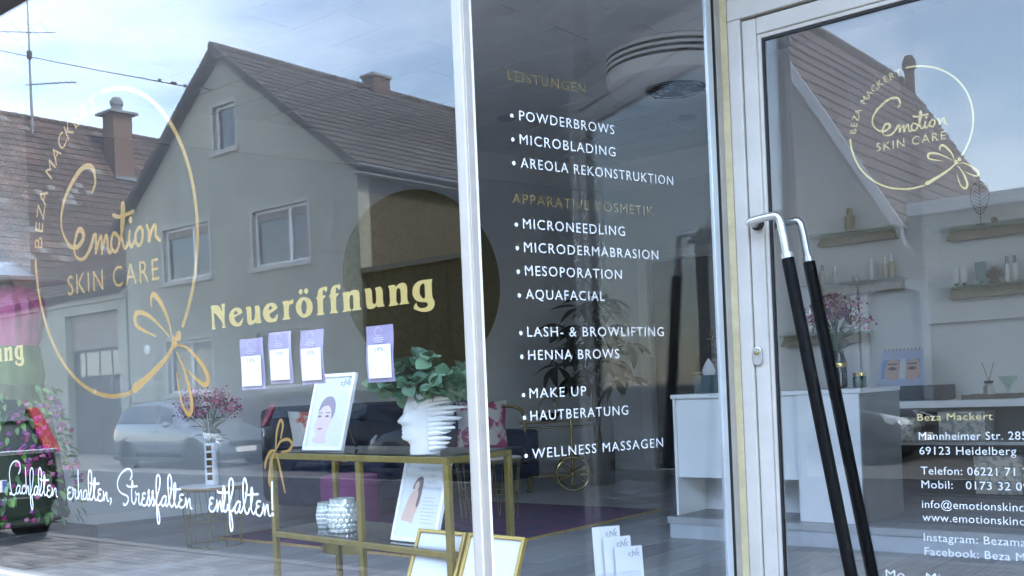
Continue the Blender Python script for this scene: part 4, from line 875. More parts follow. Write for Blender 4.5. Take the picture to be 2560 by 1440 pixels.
def chaikin(p): 
    o_ = []
    for i in range(len(p)):
        a, b = p[i], p[(i + 1) % len(p)]; o_ += [(a[0] * .8 + b[0] * .2, a[1] * .8 + b[1] * .2), (a[0] * .2 + b[0] * .8, a[1] * .2 + b[1] * .8)]
    return o_
for off in (-3.16, -3.16 - 2.497):
    vs, fs = curve_mesh([chaikin([(a / 1000, b / 1000) for a, b in p]) for p in NEU])
    mb = MB(); place2d(vs, fs, lambda a, b, c: fL(off + a, 1.7 + b - (.040 if off < -4 else 0)), mb); lettering(mb, M_GOLD2, paneL)
mb = MB()
for k, p in enumerate(SLOGAN): ribbon(mb, [(-4.76 + a / 1000, 1.07 + b / 1000) for a, b in p], (.0078 if k < len(SLOGAN) - 1 else .014), fL, (k % 12) * 2.2e-4, 5)
lettering(mb, M_WVINYL, paneL)
# small gold dragonfly beside the slogan
mb = MB(); q = lambda a, b, c=0.0: fL(-2.825 + a * .001, 1.283 + b * .001, c)
for k, p in enumerate(([(0, 0), (10, 60), (28, 96), (40, 98), (44, 80), (30, 40)], [(0, 0), (30, 30), (70, 36), (88, 20), (70, 0), (30, -6)], [(0, 0), (-30, -6), (-55, -40), (-60, -62)], [(-6, -6), (-30, -50), (-40, -100), (-34, -120), (-26, -112)], [(4, -8), (20, -60), (42, -140)])):
    ribbon(mb, p, lambda t: 6 + 5 * math.sin(math.pi * t), q, k * 2e-4, 5)
lettering(mb, M_GOLD, paneL)
# vouchers taped behind the street window
M_LILAC = mat('lilac_card', (.32, .27, .41), .45); M_LILACD = mat('pale_lilac_print', (.55, .50, .70), .5); M_TAPE = glass_mat('clear_tape', (.9, .9, .9))
for k, (x0, x1, z0, z1, lab) in enumerate(((-3.003, -2.874, 1.490, 1.664, 'lilac ten percent voucher taped lowest, on the outer end of the row of three'), (-2.843, -2.725, 1.505, 1.677, 'lilac ten percent voucher in the middle of the row of three'), (-2.680, -2.566, 1.498, 1.672, 'lilac ten percent voucher at the end of the row, under the word with two dots'), (-2.364, -2.246, 1.492, 1.664, 'single lilac ten percent voucher hanging before the eucalyptus'), (-4.99, -4.875, 1.36, 1.53, 'lilac ten percent voucher hanging before the flower dress'))):
    V = thing('voucher', lab, 'voucher', ((x0 + x1) / 2, Y1 + .012, z0), 'vouchers taped inside the window'); yv = Y1 + .012
    n = 6; mb = MB(); sh = random.uniform(-.004, .004)
    for i in range(n):
        za, zb_ = z0 + (z1 - z0) * i / n, z0 + (z1 - z0) * (i + 1) / n; da, db = .004 * math.sin(i * .9 + k), .004 * math.sin((i + 1) * .9 + k)
        mb.hexa([(x0 + sh * i / n, yv + da, za), (x1 + sh * i / n, yv + da, za), (x1 + sh * i / n, yv + da + .0006, za), (x0 + sh * i / n, yv + da + .0006, za), (x0 + sh * (i + 1) / n, yv + db, zb_), (x1 + sh * (i + 1) / n, yv + db, zb_), (x1 + sh * (i + 1) / n, yv + db + .0006, zb_), (x0 + sh * (i + 1) / n, yv + db + .0006, zb_)])
    mb.build('card', M_LILAC, V); w_ = x1 - x0
    MB().box(x0 + w_ * .09, x1 - w_ * .07, yv - .0062, yv - .0056, z0 + .012, z0 + (z1 - z0) * .66).build('label', M_PAPER, V)
    mb = MB(); font_line(mb, '10%', x0 + w_ * .36, x0 + w_ * .66, z0 + (z1 - z0) * .545, .0115, lambda a, b, c=0: Vector((a, yv - .0066, b)), 1.2); mb.build('lettering', mat('violet_ink', (.16, .10, .30), .6), V, fix=False)
    mb = MB()
    for j, ww in enumerate((.30, .42, .34)): mb.box(x0 + w_ * (.5 - ww / 2), x0 + w_ * (.5 + ww / 2), yv - .0064, yv - .0058, z0 + (z1 - z0) * (.70 + j * .035), z0 + (z1 - z0) * (.712 + j * .035))
    ribbon(mb, [(x0 + w_ * (.5 + .13 * math.cos(t_)), z0 + (z1 - z0) * (.885 + .075 * math.sin(t_))) for t_ in [i * .52 for i in range(11)]], .0016, lambda a, b, c=0: Vector((a, yv - .0064 - c, b)), 0, 2)
    mb.build('print', M_LILACD, V, fix=False)

# ---------------------------------------------------------------- furniture and goods in the shop
M_NAVY = mat('navy_velvet', (.012, .022, .055), .8, 0, .25, 9, .15, 200, sheen=.1)
M_PINKV = mat('magenta_velvet', (.12, .007, .085), .8, 0, .2, 9, .1, 200)
M_LEAFD = mat('dark_green_leaf', (.008, .019, .009), .6, 0, .35, 12)
M_EUC = [mat('eucalyptus_leaf_%d' % i, c_, .5, 0, .25, 30) for i, c_ in enumerate(((.085, .17, .095), (.12, .22, .13), (.055, .125, .075)))]
M_STEMG = mat('green_stem', (.07, .10, .04), .6); M_BARK = mat('brown_bark', (.085, .065, .05), .85, 0, .3, 20, .4, 50)
M_CERAM = mat('white_ceramic', (.66, .67, .68), .18, 0, coat=.5)
M_BLACK = mat('satin_black', (.015, .015, .016), .45)
M_SKIN = mat('printed_skin', (.62, .42, .34), .6); M_HAIRP = mat('printed_dark_hair', (.16, .12, .12), .6); M_PRINTB = mat('printed_pale_blue', (.62, .70, .80), .6); M_PRINTG = mat('printed_grey', (.42, .45, .50), .6)

def leaf_mesh(name, l, w_, m, bend=.25, rnd=False):
    n = 6; mb = MB(); vs = []
    for i in range(n + 1):
        t = i / n; ww = w_ * (math.sin(math.pi * t) ** (.55 if rnd else .8)) * (1 if rnd else (1.15 - .3 * t)) + .0008
        y = l * t; z = -bend * l * t * t
        vs += [(-ww / 2, y, z + ww * .16), (0, y, z), (ww / 2, y, z + ww * .16)]
    fs = []
    for i in range(n):
        a = i * 3; fs += [(a, a + 1, a + 4, a + 3), (a + 1, a + 2, a + 5, a + 4)]
    mb.add(vs, fs); return mb.mesh(name, m, smooth=True)
def aim(p, d, roll=0.0):
    d = Vector(d).normalized(); q = d.to_track_quat('Y', 'Z').to_matrix().to_4x4()
    return Matrix.Translation(p) @ q @ Matrix.Rotation(roll, 4, 'Y')

# brass disc on the wall
BD = thing('brass_disc', 'large round brushed bronze disc hanging on the pale grey wall', 'wall disc', lwall(-2.4, .03, 2.54))
M_DISC = mat('brushed_bronze', (.34, .20, .085), .38, .55, .22, 7, 0, stretch=(1, 1, 18))
M_ = Matrix.Translation(lwall(-2.4, .012, 2.545)) @ Matrix(((wd.x, 0, wn.x, 0), (wd.y, 0, wn.y, 0), (0, 1, 0, 0), (0, 0, 0, 1)))
MB().lathe([(.001, .02), (.86, .02), (.875, .012), (.875, -.01), (.001, -.01)], (0, 0, 0), 72, M=M_).build('disc', M_DISC, BD, True)
MB().lathe([(.872, -.012), (.89, -.012), (.89, .026), (.872, .026)], (0, 0, 0), 72, M=M_).build('rim', M_BRASS, BD, True)

# ceiling fan heater drum
AX, AY = -3.89, 6.80
SL_ = (3.850, 3.808, 3.766)
AC = thing('ceiling_air_unit', 'round white slotted air unit with a wire guarded fan under the ceiling', 'air unit', (AX, AY, 3.63))
body = MB()
body.lathe([(.50, 3.897), (.515, 3.885), (.515, 3.862), (.49, 3.860), (.49, 3.840), (.515, 3.838), (.515, 3.820), (.49, 3.818), (.49, 3.798), (.515, 3.796), (.515, 3.778), (.49, 3.776), (.49, 3.756), (.515, 3.754), (.515, 3.71), (.50, 3.66), (.46, 3.632), (.26, 3.626), (.235, 3.632), (.225, 3.665), (.001, 3.67)], (AX, AY, 0), 56)
body.build('housing', mat('white_plastic', (.88, .88, .87), .45, 0, .02, 4), AC, True)
for z_ in SL_: MB().lathe([(.488, z_ - .0095), (.508, z_ - .0095), (.508, z_ + .0095), (.488, z_ + .0095)], (AX, AY, 0), 56).build('slot', M_RUB, AC)
gd = MB()
for r_ in (.05, .10, .15, .20): gd.tube([(AX + r_ * math.cos(a), AY + r_ * math.sin(a), 3.622) for a in [2 * math.pi * i / 28 for i in range(28)]], .004, 5, closed=True)
for k in range(6): a = k * math.pi / 3; gd.tube([(AX + .03 * math.cos(a), AY + .03 * math.sin(a), 3.622), (AX + .12 * math.cos(a + .5), AY + .12 * math.sin(a + .5), 3.616), (AX + .23 * math.cos(a + .8), AY + .23 * math.sin(a + .8), 3.624)], .004, 5)
gd.build('guard', M_RUB, AC)
MB().lathe([(.001, 3.640), (.22, 3.640), (.22, 3.648), (.001, 3.648)], (AX, AY, 0), 32).build('fan_recess', M_BLACK, AC)
for k in range(4):
    a = k * math.pi / 2; q = Vector((math.cos(a), math.sin(a), 0)); r2 = Vector((-q.y, q.x, 0)); c_ = Vector((AX, AY, 3.632))
    MB().hexa([c_ + q * .03 - r2 * .02, c_ + q * .19 - r2 * .06, c_ + q * .19 + r2 * .05 + upv * .006, c_ + q * .03 + r2 * .02 + upv * .006] + [p + upv * .002 for p in (c_ + q * .03 - r2 * .02, c_ + q * .19 - r2 * .06, c_ + q * .19 + r2 * .05 + upv * .006, c_ + q * .03 + r2 * .02 + upv * .006)]).build('fan_blade', M_PRINTG, AC)

# rug
RG = thing('rug', 'dark purple and blue patterned rug with gold edging', 'rug', (-5, 5.6, FZ))
M_RUG = mat('purple_rug_pile', (.030, .030, .085), .95, 0, 0, 6, .5, 180, col2=(.15, .028, .095), ramp=(.42, .62), stretch=(1, 2.2, 1))
rx0, rx1, ry0, ry1 = -6.05, -3.98, 4.15, 6.52
MB().box(rx0 + .03, rx1 - .03, ry0 + .03, ry1 - .03, FZ + .001, FZ + .012).build('pile', M_RUG, RG)
e_ = MB(); e_.box(rx0, rx1, ry0, ry0 + .029, FZ + .001, FZ + .010); e_.box(rx0, rx1, ry1 - .029, ry1, FZ + .001, FZ + .010); e_.box(rx0, rx0 + .029, ry0 + .03, ry1 - .03, FZ + .001, FZ + .010); e_.box(rx1 - .029, rx1, ry0 + .03, ry1 - .03, FZ + .001, FZ + .010)
e_.build('gold_edging', mat('gold_fringe', (.42, .28, .09), .8, 0, .3, 60), RG)

# navy sofa along the left wall
SF = thing('sofa', 'navy velvet sofa with a high back and brass feet', 'sofa', (-6.15, 6.1, FZ))
sy0, sy1 = 4.87, 7.38
for y0, y1 in ((sy0, sy0 + .16), (sy1 - .16, sy1)): MB().box(-6.42, -5.76, y0, y1, FZ + .13, FZ + .57).build('arm', M_NAVY, SF, bevel=.04)
MB().box(-6.60, -6.33, sy0 + .06, sy1 - .06, FZ + .13, FZ + .87).build('backrest', M_NAVY, SF, bevel=.07)
MB().box(-6.34, -5.78, sy0 + .162, sy1 - .162, FZ + .13, FZ + .26).build('seat_base', M_NAVY, SF, bevel=.02)
for k in range(2):
    a = sy0 + .165 + k * 1.095; MB().box(-6.33, -5.77, a, a + 1.085, FZ + .262, FZ + .42).build('seat_cushion', M_NAVY, SF, bevel=.04)
for lx in (-6.45, -5.83):
    for ly in (sy0 + .06, sy1 - .06): MB().tube([(lx, ly, FZ), (lx, ly, FZ + .135)], [.012, .018], 8).build('foot', M_BRASS, SF)
M_CUSH = mat('floral_cushion', (.70, .66, .60), .8, 0, 0, 5.5, .1, 90, col2=(.60, .075, .02), ramp=(.49, .55))
def cushion(lab, c, sz, yaw, lean, m):
    n = 9; vs = []; fs = []
    for s2 in (1, -1):
        for i in range(n + 1):
            for j in range(n + 1):
                u, v = -1 + 2 * i / n, -1 + 2 * j / n; e = (1 - abs(u) ** 2.4) * (1 - abs(v) ** 2.4)
                pin = 1 - .10 * (1 - abs(u * v)) * max(abs(u), abs(v)) ** 3
                vs.append((u * sz / 2 * pin, s2 * (.09 * e ** .6), v * sz / 2 * pin))
    N1 = (n + 1) ** 2
    for s2 in (0, 1):
        for i in range(n):
            for j in range(n):
                a = s2 * N1 + i * (n + 1) + j; fs.append((a, a + 1, a + n + 2, a + n + 1))
    M2 = Matrix.Translation(c) @ Matrix.Rotation(yaw, 4, 'Z') @ Matrix.Rotation(lean, 4, 'X')
    mb = MB(); mb.add([M2 @ Vector(p) for p in vs], fs); o = mb.build('cushion', m, None, True); tag(o, lab, 'cushion', 'floral cushions on the sofa'); return o
cushion('white cushion with a big red bloom standing behind the portrait frame', (-6.14, 5.14, FZ + .63), .42, R(62), R(-14), M_CUSH)
cushion('white cushion with pink blooms leaning on the sofa arm by the bar cart', (-6.10, 6.98, FZ + .62), .46, R(38), R(-18), mat('pink_floral_cushion', (.68, .63, .60), .8, 0, 0, 6.5, .1, 90, col2=(.42, .06, .16), ramp=(.52, .57)))

# magenta ottoman
OT = thing('ottoman', 'round magenta velvet stool on a brass base ring', 'stool', (-4.74, 4.20, FZ))
MB().lathe([(.165, FZ + .085), (.176, FZ + .10), (.178, FZ + .42), (.172, FZ + .45), (.12, FZ + .462), (.001, FZ + .466)], (-4.74, 4.20, 0), 40).build('seat', M_PINKV, OT, True)
MB().lathe([(.178, FZ), (.178, FZ + .075), (.170, FZ + .084), (.001, FZ + .084)], (-4.74, 4.20, 0), 40).build('base_ring', M_BRASS, OT, True)
MB().tube([(-4.74 + .1785 * math.cos(a), 4.20 + .1785 * math.sin(a), FZ + .40) for a in [2 * math.pi * i / 40 for i in range(40)]], .004, 5, closed=True).build('piping', M_PINKV, OT, True)

# wire side tables
def wire_table(lab, x, y, r_, h, top):
    T = thing('side_table', lab, 'side table', (x, y, FZ), 'wire basket side tables')
    MB().lathe([(.001, FZ + h - .016), (r_, FZ + h - .016), (r_ + .002, FZ + h), (.001, FZ + h)], (x, y, 0), 40).build('top', top, T, True)
    MB().tube([(x + (r_ + .003) * math.cos(a), y + (r_ + .003) * math.sin(a), FZ + h - .010) for a in [2 * math.pi * i / 40 for i in range(40)]], .009, 6, closed=True).build('rim', mat('oak_rim', (.33, .23, .13), .6, 0, .2, 20), T, True)
    for z_, rr in ((FZ + .006, .84), (FZ + h * .45, .92), (FZ + h - .024, .98)):
        MB().tube([(x + r_ * rr * math.cos(a), y + r_ * rr * math.sin(a), z_) for a in [2 * math.pi * i / 36 for i in range(36)]], .0028, 5, closed=True).build('hoop', M_BRASS, T)
    n = 18
    for k in range(n):
        a = 2 * math.pi * k / n; b = a + (.16 if k % 2 else -.16)
        MB().tube([(x + r_ * .98 * math.cos(a), y + r_ * .98 * math.sin(a), FZ + h - .024), (x + r_ * .84 * math.cos(b), y + r_ * .84 * math.sin(b), FZ + .006)], .0022, 5).build('wire', M_BRASS, T)
wire_table('brass wire side table carrying the tall white vase of flowers', -5.78, 3.95, .205, .39, M_WHITE)
wire_table('brass wire side table on the rug behind the console', -4.86, 5.61, .235, .45, M_WHITE)

# vase with red flowers
def bouquet(T, x, y, z, h, spread, nst, cols, leafm, rs, gy=.0, big=0):
    rnd = random.Random(rs); st = MB(); ends = []
    for k in range(nst):
        a = rnd.uniform(0, 2 * math.pi); rr = spread * math.sqrt(rnd.random()); hh = h * rnd.uniform(.62, 1.0) * (1 - .25 * (rr / spread) ** 2)
        e = Vector((x + rr * math.cos(a), y + rr * math.sin(a), z + hh)); m_ = Vector((x + rr * .25 * math.cos(a), y + rr * .25 * math.sin(a), z + hh * .5))
        st.tube([(x + .01 * math.cos(a), y + .01 * math.sin(a), z - .12), m_, e], .0016, 4); ends.append(e)
    st.build('stems', M_STEMG, T)
    fl = MB()
    for e in ends:
        for j in range(rnd.randint(18, 32)):
            p = e + Vector((rnd.gauss(0, .022), rnd.gauss(0, .022), rnd.gauss(0, .018))); d = Vector((rnd.gauss(0, 1), rnd.gauss(0, 1), rnd.gauss(0, 1))).normalized(); s_ = rnd.uniform(.005, .011)
            q = d.orthogonal().normalized(); w2 = d.cross(q)
            fl.quad(p - q * s_, p - w2 * s_, p + q * s_, p + w2 * s_, rnd.randrange(len(cols)))
    o = fl.build('blossom_cloud', cols, T, fix=False); o['kind'] = 'stuff'
    lm = leaf_mesh('leaf', .13, .028, leafm, .35)
    for k in range(16):
        a = rnd.uniform(0, 2 * math.pi); p = Vector((x + .02 * math.cos(a), y + .02 * math.sin(a), z + rnd.uniform(-.01, h * .5)))
        shared('leaf', lm, T, None, M=aim(p - base(T), (math.cos(a), math.sin(a), rnd.uniform(.1, 1.0)), rnd.uniform(-.4, .4)))
    for k in range(big):
        a = 2 * math.pi * k / max(1, big) + .6; c_ = Vector((x + .06 * math.cos(a), y + .06 * math.sin(a), z + h * .66)); mb = MB()
        for ring, (nr, rr, up) in enumerate(((14, .045, .2), (10, .030, .6), (6, .016, 1.2))):
            for i in range(nr):
                t = 2 * math.pi * i / nr + ring; d = Vector((math.cos(t), math.sin(t) - .5, up)).normalized(); s2 = Vector((-math.sin(t), math.cos(t), .1)).normalized() * .007
                mb.quad(c_ - s2 * .4, c_ + s2 * .4, c_ + d * rr + s2, c_ + d * rr - s2)
        mb.build('gerbera', mat('pink_gerbera', (.55, .10, .24), .6), T, fix=False)
M_FL = [mat('crimson_petal', (.22, .02, .06), .7), mat('pink_petal', (.50, .10, .26), .7), mat('dark_plum_petal', (.09, .012, .045), .7), mat('pale_pink_petal', (.60, .25, .38), .7)]
VS = thing('flower_vase', 'tall white vase with brown squares holding red and pink flowers', 'vase', (-5.78, 3.95, FZ + .391))
vz = FZ + .391
MB().lathe([(.040, vz), (.046, vz + .005), (.046, vz + .27), (.042, vz + .274), (.040, vz + .26), (.036, vz + .05), (.001, vz + .05)], (-5.78, 3.95, 0), 28).build('vase', M_CERAM, VS, True)
for k in range(5):
    a0 = R(-75); mb = MB(); z0 = vz + .035 + k * .047
    for i in range(3):
        a, b = a0 + i * .25, a0 + (i + 1) * .25; rr = .0466
        mb.quad((-5.78 + rr * math.cos(a), 3.95 + rr * math.sin(a), z0), (-5.78 + rr * math.cos(b), 3.95 + rr * math.sin(b), z0), (-5.78 + rr * math.cos(b), 3.95 + rr * math.sin(b), z0 + .034), (-5.78 + rr * math.cos(a), 3.95 + rr * math.sin(a), z0 + .034))
    mb.build('brown_square', mat('bronze_glaze', (.10, .06, .02), .3, .4), VS)
bouquet(VS, -5.78, 3.95, vz + .27, .36, .20, 46, M_FL, M_LEAFD, 3)

# bar cart
BC = thing('bar_cart', 'brass bar cart with two spoked wheels and glass trays', 'bar cart', (-5.6, 7.5, FZ))
cu_ = Vector((.80, .60, 0)).normalized(); cv_ = Vector((-.60, .80, 0)); co_ = Vector((-5.80, 7.24, 0))
def cp(a, b, z): q = co_ + cu_ * a + cv_ * b; return Vector((q.x, q.y, FZ + z))
for z_ in (.62, .14):
    mb = MB(); mb.hexa([cp(-.04, .02, z_), cp(.56, .02, z_), cp(.56, .34, z_), cp(-.04, .34, z_), cp(-.04, .02, z_ + .006), cp(.56, .02, z_ + .006), cp(.56, .34, z_ + .006), cp(-.04, .34, z_ + .006)]); mb.build('tray', M_SMOKE, BC)
    for zz in (0, -.05) if z_ > .3 else (0,): MB().tube([cp(-.06, 0, z_ + zz), cp(.58, 0, z_ + zz), cp(.58, .36, z_ + zz), cp(-.06, .36, z_ + zz)], .008 if zz == 0 else .004, 6, closed=True).build('rail', M_BRASSP, BC)
for b in (0, .36):
    MB().tube(smooth_path([cp(-.24, b, .78), cp(-.13, b, .775), cp(-.05, b, .74), cp(-.02, b, .65), cp(-.01, b, .4), cp(0, b, .03)], 4), .010, 8).build('handle_leg', M_BRASSP, BC, True)
    MB().tube([cp(.40, b, .64), cp(.40, b, .16)], .010, 8).build('post', M_BRASSP, BC)
    MB().ball(cp(0, b, .022), .022, 10).build('caster', M_BLACK, BC, True)
    c_ = cp(.40, b + (-.03 if b == 0 else .03), .155); wh = MB().tube([c_ + (cu_ * math.cos(a) + upv * math.sin(a)) * .147 for a in [2 * math.pi * i / 36 for i in range(36)]], .0085, 8, closed=True).build('wheel', M_BRASSP, BC, True)
    for k in range(6): a = k * math.pi / 3 + .4; MB().tube([c_, c_ + (cu_ * math.cos(a) + upv * math.sin(a)) * .145], .005, 6).build('spoke', M_BRASSP, wh)
    MB().ball(c_, .022, 10).build('hub', M_BRASSP, wh, True)
MB().tube([cp(-.24, 0, .78), cp(-.24, .36, .78)], .010, 8).build('push_bar', M_BRASSP, BC)
BK = thing('wire_basket', 'small dark wire basket with a bow handle on the bar cart', 'basket', tuple(cp(.2, .18, .63)))
MB().lathe([(.07, .63 + FZ), (.11, .70 + FZ), (.105, .70 + FZ), (.065, .635 + FZ), (.001, .635 + FZ)], (cp(.2, .18, 0).x, cp(.2, .18, 0).y, 0), 20).build('bowl', mat('bronze_wire', (.12, .08, .04), .4, .6), BK, True)
MB().tube([cp(.2, .18, .70) + (cu_ * math.cos(a) * .10 + upv * math.sin(a) * .14) for a in [math.pi * i / 12 for i in range(13)]], .004, 6).build('handle', M_BRASS, BK)

# potted tree in the corner
PT = thing('potted_plant', 'tall dark leaved potted plant with a twisted trunk in the room corner', 'plant', (-5.60, 8.08, FZ))
MB().lathe([(.10, FZ), (.135, FZ + .005), (.145, FZ + .34), (.13, FZ + .345), (.125, FZ + .31), (.001, FZ + .31)], (-5.60, 8.08, 0), 28).build('pot', mat('black_pot', (.018, .018, .02), .55), PT, True)
tk = MB()
for k in range(3): tk.tube([(-5.62 + .022 * math.cos(k * 2.1 + i * .55), 8.08 + .022 * math.sin(k * 2.1 + i * .55), FZ + .30 + i * .075) for i in range(16)], [.022 - .0006 * i for i in range(16)], 7)
tk.build('trunk', M_BARK, PT, True)
rnd = random.Random(11); lms = [leaf_mesh('leaf', l_, w_, M_LEAFD, b_) for l_, w_, b_ in ((.30, .115, .35), (.25, .105, .5), (.34, .125, .28))]
pst = MB()
for k in range(20):
    a = 2.4 * k; hz = FZ + .98 + .78 * (k / 20) + rnd.uniform(-.08, .08); rr = rnd.uniform(.12, .38) * (1.15 - .5 * k / 20)
    o_ = Vector((-5.64, 8.08, min(hz - .12, FZ + 1.42))); e = Vector((-5.64 + rr * math.cos(a), 8.08 + rr * math.sin(a) * .8, hz)); pst.tube([o_, (o_ + e) / 2 + upv * .05, e], .006, 5)
    for j in range(6):
        t = 2 * math.pi * j / 6 + k; d = Vector((math.cos(t), math.sin(t), rnd.uniform(-.65, .25)))
        shared('leaf', rnd.choice(lms), PT, None, M=aim(e - base(PT), d, rnd.uniform(-.5, .5)))
pst.build('stalks', M_STEMG, PT)

# gold console with glass shelves behind the street window
CT = thing('console_table', 'gold framed console table with two glass shelves behind the window', 'console table', (-2.85, 2.66, FZ))
fx = lambda x, d_: (x, 2.455 - (x + 2.30) * .105 + d_)      # front edge slightly turned
cx0, cx1, cm = -3.34, -2.30, -2.775; dp = .35
def cpt(x, d_, z): q = fx(x, d_); return Vector((q[0] - d_ * .105, q[1], z))
def bar(mb, a, b, s_=.011):
    a, b = Vector(a), Vector(b); d = (b - a).normalized(); u = d.cross(upv) if abs(d.z) < .9 else d.cross(Vector((0, 1, 0))); u.normalize(); v = u.cross(d)
    mb.hexa([a - u * s_ - v * s_, a + u * s_ - v * s_, a + u * s_ + v * s_, a - u * s_ + v * s_, b - u * s_ - v * s_, b + u * s_ - v * s_, b + u * s_ + v * s_, b - u * s_ + v * s_])
TZ, LZ = 1.232, .925
for x in (cx0, cm, cx1):
    for d_ in (0, dp):
        mb = MB(); bar(mb, cpt(x, d_, FZ), cpt(x, d_, TZ - .0125)); mb.build('leg', M_BRASS, CT, bevel=.002)
for z_ in (TZ, LZ):
    for (a, b) in (((cx0, 0), (cx1, 0)), ((cx0, dp), (cx1, dp)), ((cx0, 0), (cx0, dp)), ((cx1, 0), (cx1, dp))):
        e = .0112 if a[0] == b[0] else -.0108
        pa, pb = cpt(*a, z_), cpt(*b, z_); dd = (pb - pa).normalized()
        mb = MB(); bar(mb, pa + dd * e, pb - dd * e, .0108 if a[0] != b[0] else .0104); mb.build('rail', M_BRASS, CT, bevel=.002)
    zz = z_ + (.0112 if z_ == TZ else .0112)
    MB().hexa([cpt(cx0, 0, zz), cpt(cx1, 0, zz), cpt(cx1, dp, zz), cpt(cx0, dp, zz), cpt(cx0, 0, zz + .006), cpt(cx1, 0, zz + .006), cpt(cx1, dp, zz + .006), cpt(cx0, dp, zz + .006)]).build('glass_shelf', glass_mat('clear_grey_glass', (.72, .76, .76)), CT)

# standing picture frames
def picture(name, lab, bl, wv, hv, lean, fm, fw, yaw=0.0, draw=None, group=None, back=.02):
    """frame whose lower left corner is bl, leaning back"""
    T = thing(name, lab, 'picture frame', bl, group); B0 = Vector(bl)
    ux = Vector((math.cos(yaw), math.sin(yaw), 0)); uz = Vector((-math.sin(yaw) * math.sin(lean), math.cos(yaw) * math.sin(lean), math.cos(lean))); un = ux.cross(uz)  # towards the viewer side
    q = lambda a, b, c=0.0: B0 + ux * a + uz * b + un * c
    mb = MB()
    for a0, a1, b0, b1 in ((0, fw, 0, hv), (wv - fw, wv, 0, hv), (fw, wv - fw, 0, fw), (fw, wv - fw, hv - fw, hv)):
        mb.hexa([q(a0, b0, -.008), q(a1, b0, -.008), q(a1, b1, -.008), q(a0, b1, -.008), q(a0, b0, .008), q(a1, b0, .008), q(a1, b1, .008), q(a0, b1, .008)])
    mb.build('frame', fm, T, bevel=.002)
    MB().hexa([q(fw, fw, -.006), q(wv - fw, fw, -.006), q(wv - fw, hv - fw, -.006), q(fw, hv - fw, -.006), q(fw, fw, 0), q(wv - fw, fw, 0), q(wv - fw, hv - fw, 0), q(fw, hv - fw, 0)]).build('sheet', M_PAPER, T)
    e1 = q(wv * .5, hv * .75, -.010); e2 = Vector((e1.x, e1.y, B0.z)) + Vector((-math.sin(yaw), math.cos(yaw), 0)) * hv * .32
    mb = MB(); bar(mb, e1, e2 + upv * .004, .004); mb.build('strut', M_BLACK, T)
    if draw: draw(T, q)
    return T
def poly(q, pts, m, T, nm, lift, w_, h_):
    mb = MB(); P2 = [tuple(v) for v in smooth_path([Vector(p) for p in pts], 4, True)]; vs, fs = curve_mesh([P2]); mb.add([q(a * w_, b * h_, lift) for a, b, c in vs], fs); mb.build(nm, m, T, fix=False)
def lines(q, T, rows, m, lift, w_, h_, nm='print_lines', th=.006):
    mb = MB()
    for a0, a1, b in rows: mb.quad(q(a0 * w_, b * h_, lift), q(a1 * w_, b * h_, lift), q(a1 * w_, (b + th) * h_, lift), q(a0 * w_, (b + th) * h_, lift))
    mb.build(nm, m, T, fix=False)
def cnc(q, T, x0, x1, zb, cap, lift, m=None):
    mb = MB(); h = cap; w_ = x1 - x0
    fn = lambda a, b, c=0.0: q(x0 + a * w_, zb + b * h, lift + c)
    pw = lambda t: .05 + .06 * math.sin(math.pi * t)
    for k, p in enumerate(([(.20, .5), (.10, .62), (.0, .4), (.06, .1), (.18, .08)], [(.24, -.12), (.32, .1), (.36, .95)], [(.34, .95), (.42, .7), (.62, .06)], [(.62, .06), (.66, .6), (.76, 1.12), (.9, 1.2)], [(.98, .5), (.88, .62), (.78, .4), (.84, .1), (.96, .08)])):
        # ribbon in real units
        ribbon(mb, [(x0 + a * w_, zb + b * h) for a, b in p], lambda t: (.05 + .05 * math.sin(math.pi * t)) * w_, lambda a, b, c=0.0: q(a, b, lift + c), k * 1e-4, 4)
    mb.build('emblem', m or M_INK, T, fix=False)
def portrait(T, q):
    w_, h_ = .228, .305
    poly(q, [(.20, .12), (.30, .10), (.52, .10), (.50, .20), (.52, .28), (.58, .40), (.60, .55), (.52, .62), (.36, .62), (.24, .54), (.20, .42), (.18, .30), (.22, .24), (.26, .20), (.20, .16)], mat('printed_pale_skin', (.66, .52, .50), .6), T, 'printed_face', .0007, w_, h_)
    poly(q, [(.22, .50), (.24, .60), (.34, .69), (.50, .70), (.60, .63), (.63, .52), (.58, .40), (.55, .50), (.46, .58), (.32, .57)], mat('printed_mauve_hair', (.28, .23, .28), .6), T, 'printed_hair', .0010, w_, h_)
    for a in (.27, .46): poly(q, [(a - .05, .445), (a, .460), (a + .05, .445), (a, .432)], M_HAIRP, T, 'printed_eye', .0012, w_, h_)
    lines(q, T, [(.22, .33, .485), (.41, .53, .487)], M_HAIRP, .0012, w_, h_, 'printed_brow', .010)
    poly(q, [(.26, .285), (.33, .300), (.40, .285), (.33, .268)], mat('printed_lips', (.50, .24, .26), .6), T, 'printed_lips', .0012, w_, h_)
    lines(q, T, [(.28, .36, .34)], mat('printed_shadow', (.50, .36, .35), .6), .0011, w_, h_, 'printed_nose')
    lines(q, T, [(.10, .55, .88), (.10, .50, .86), (.10, .52, .84), (.10, .46, .82), (.10, .5, .80), (.12, .35, .77), (.68, .86, .70), (.66, .88, .67), (.60, .84, .50), (.70, .8, .30), (.7, .82, .27)], mat('printed_faint_text', (.62, .65, .70), .7), .0008, w_, h_)
    cnc(q, T, .66 * w_, .92 * w_, .84 * h_, .024, .001)
    mb = MB(); frame_boxes
    lines(q, T, [(.075, .925, .065), (.075, .925, .925)], M_PRINTB, .0006, w_, h_, 'print_border', .004)
picture('picture_frame', 'white picture frame with a portrait advertisement standing on the console top', (-3.188, 2.592, TZ + .0185), .228, .305, R(17), M_WHITE, .014, 0, portrait)
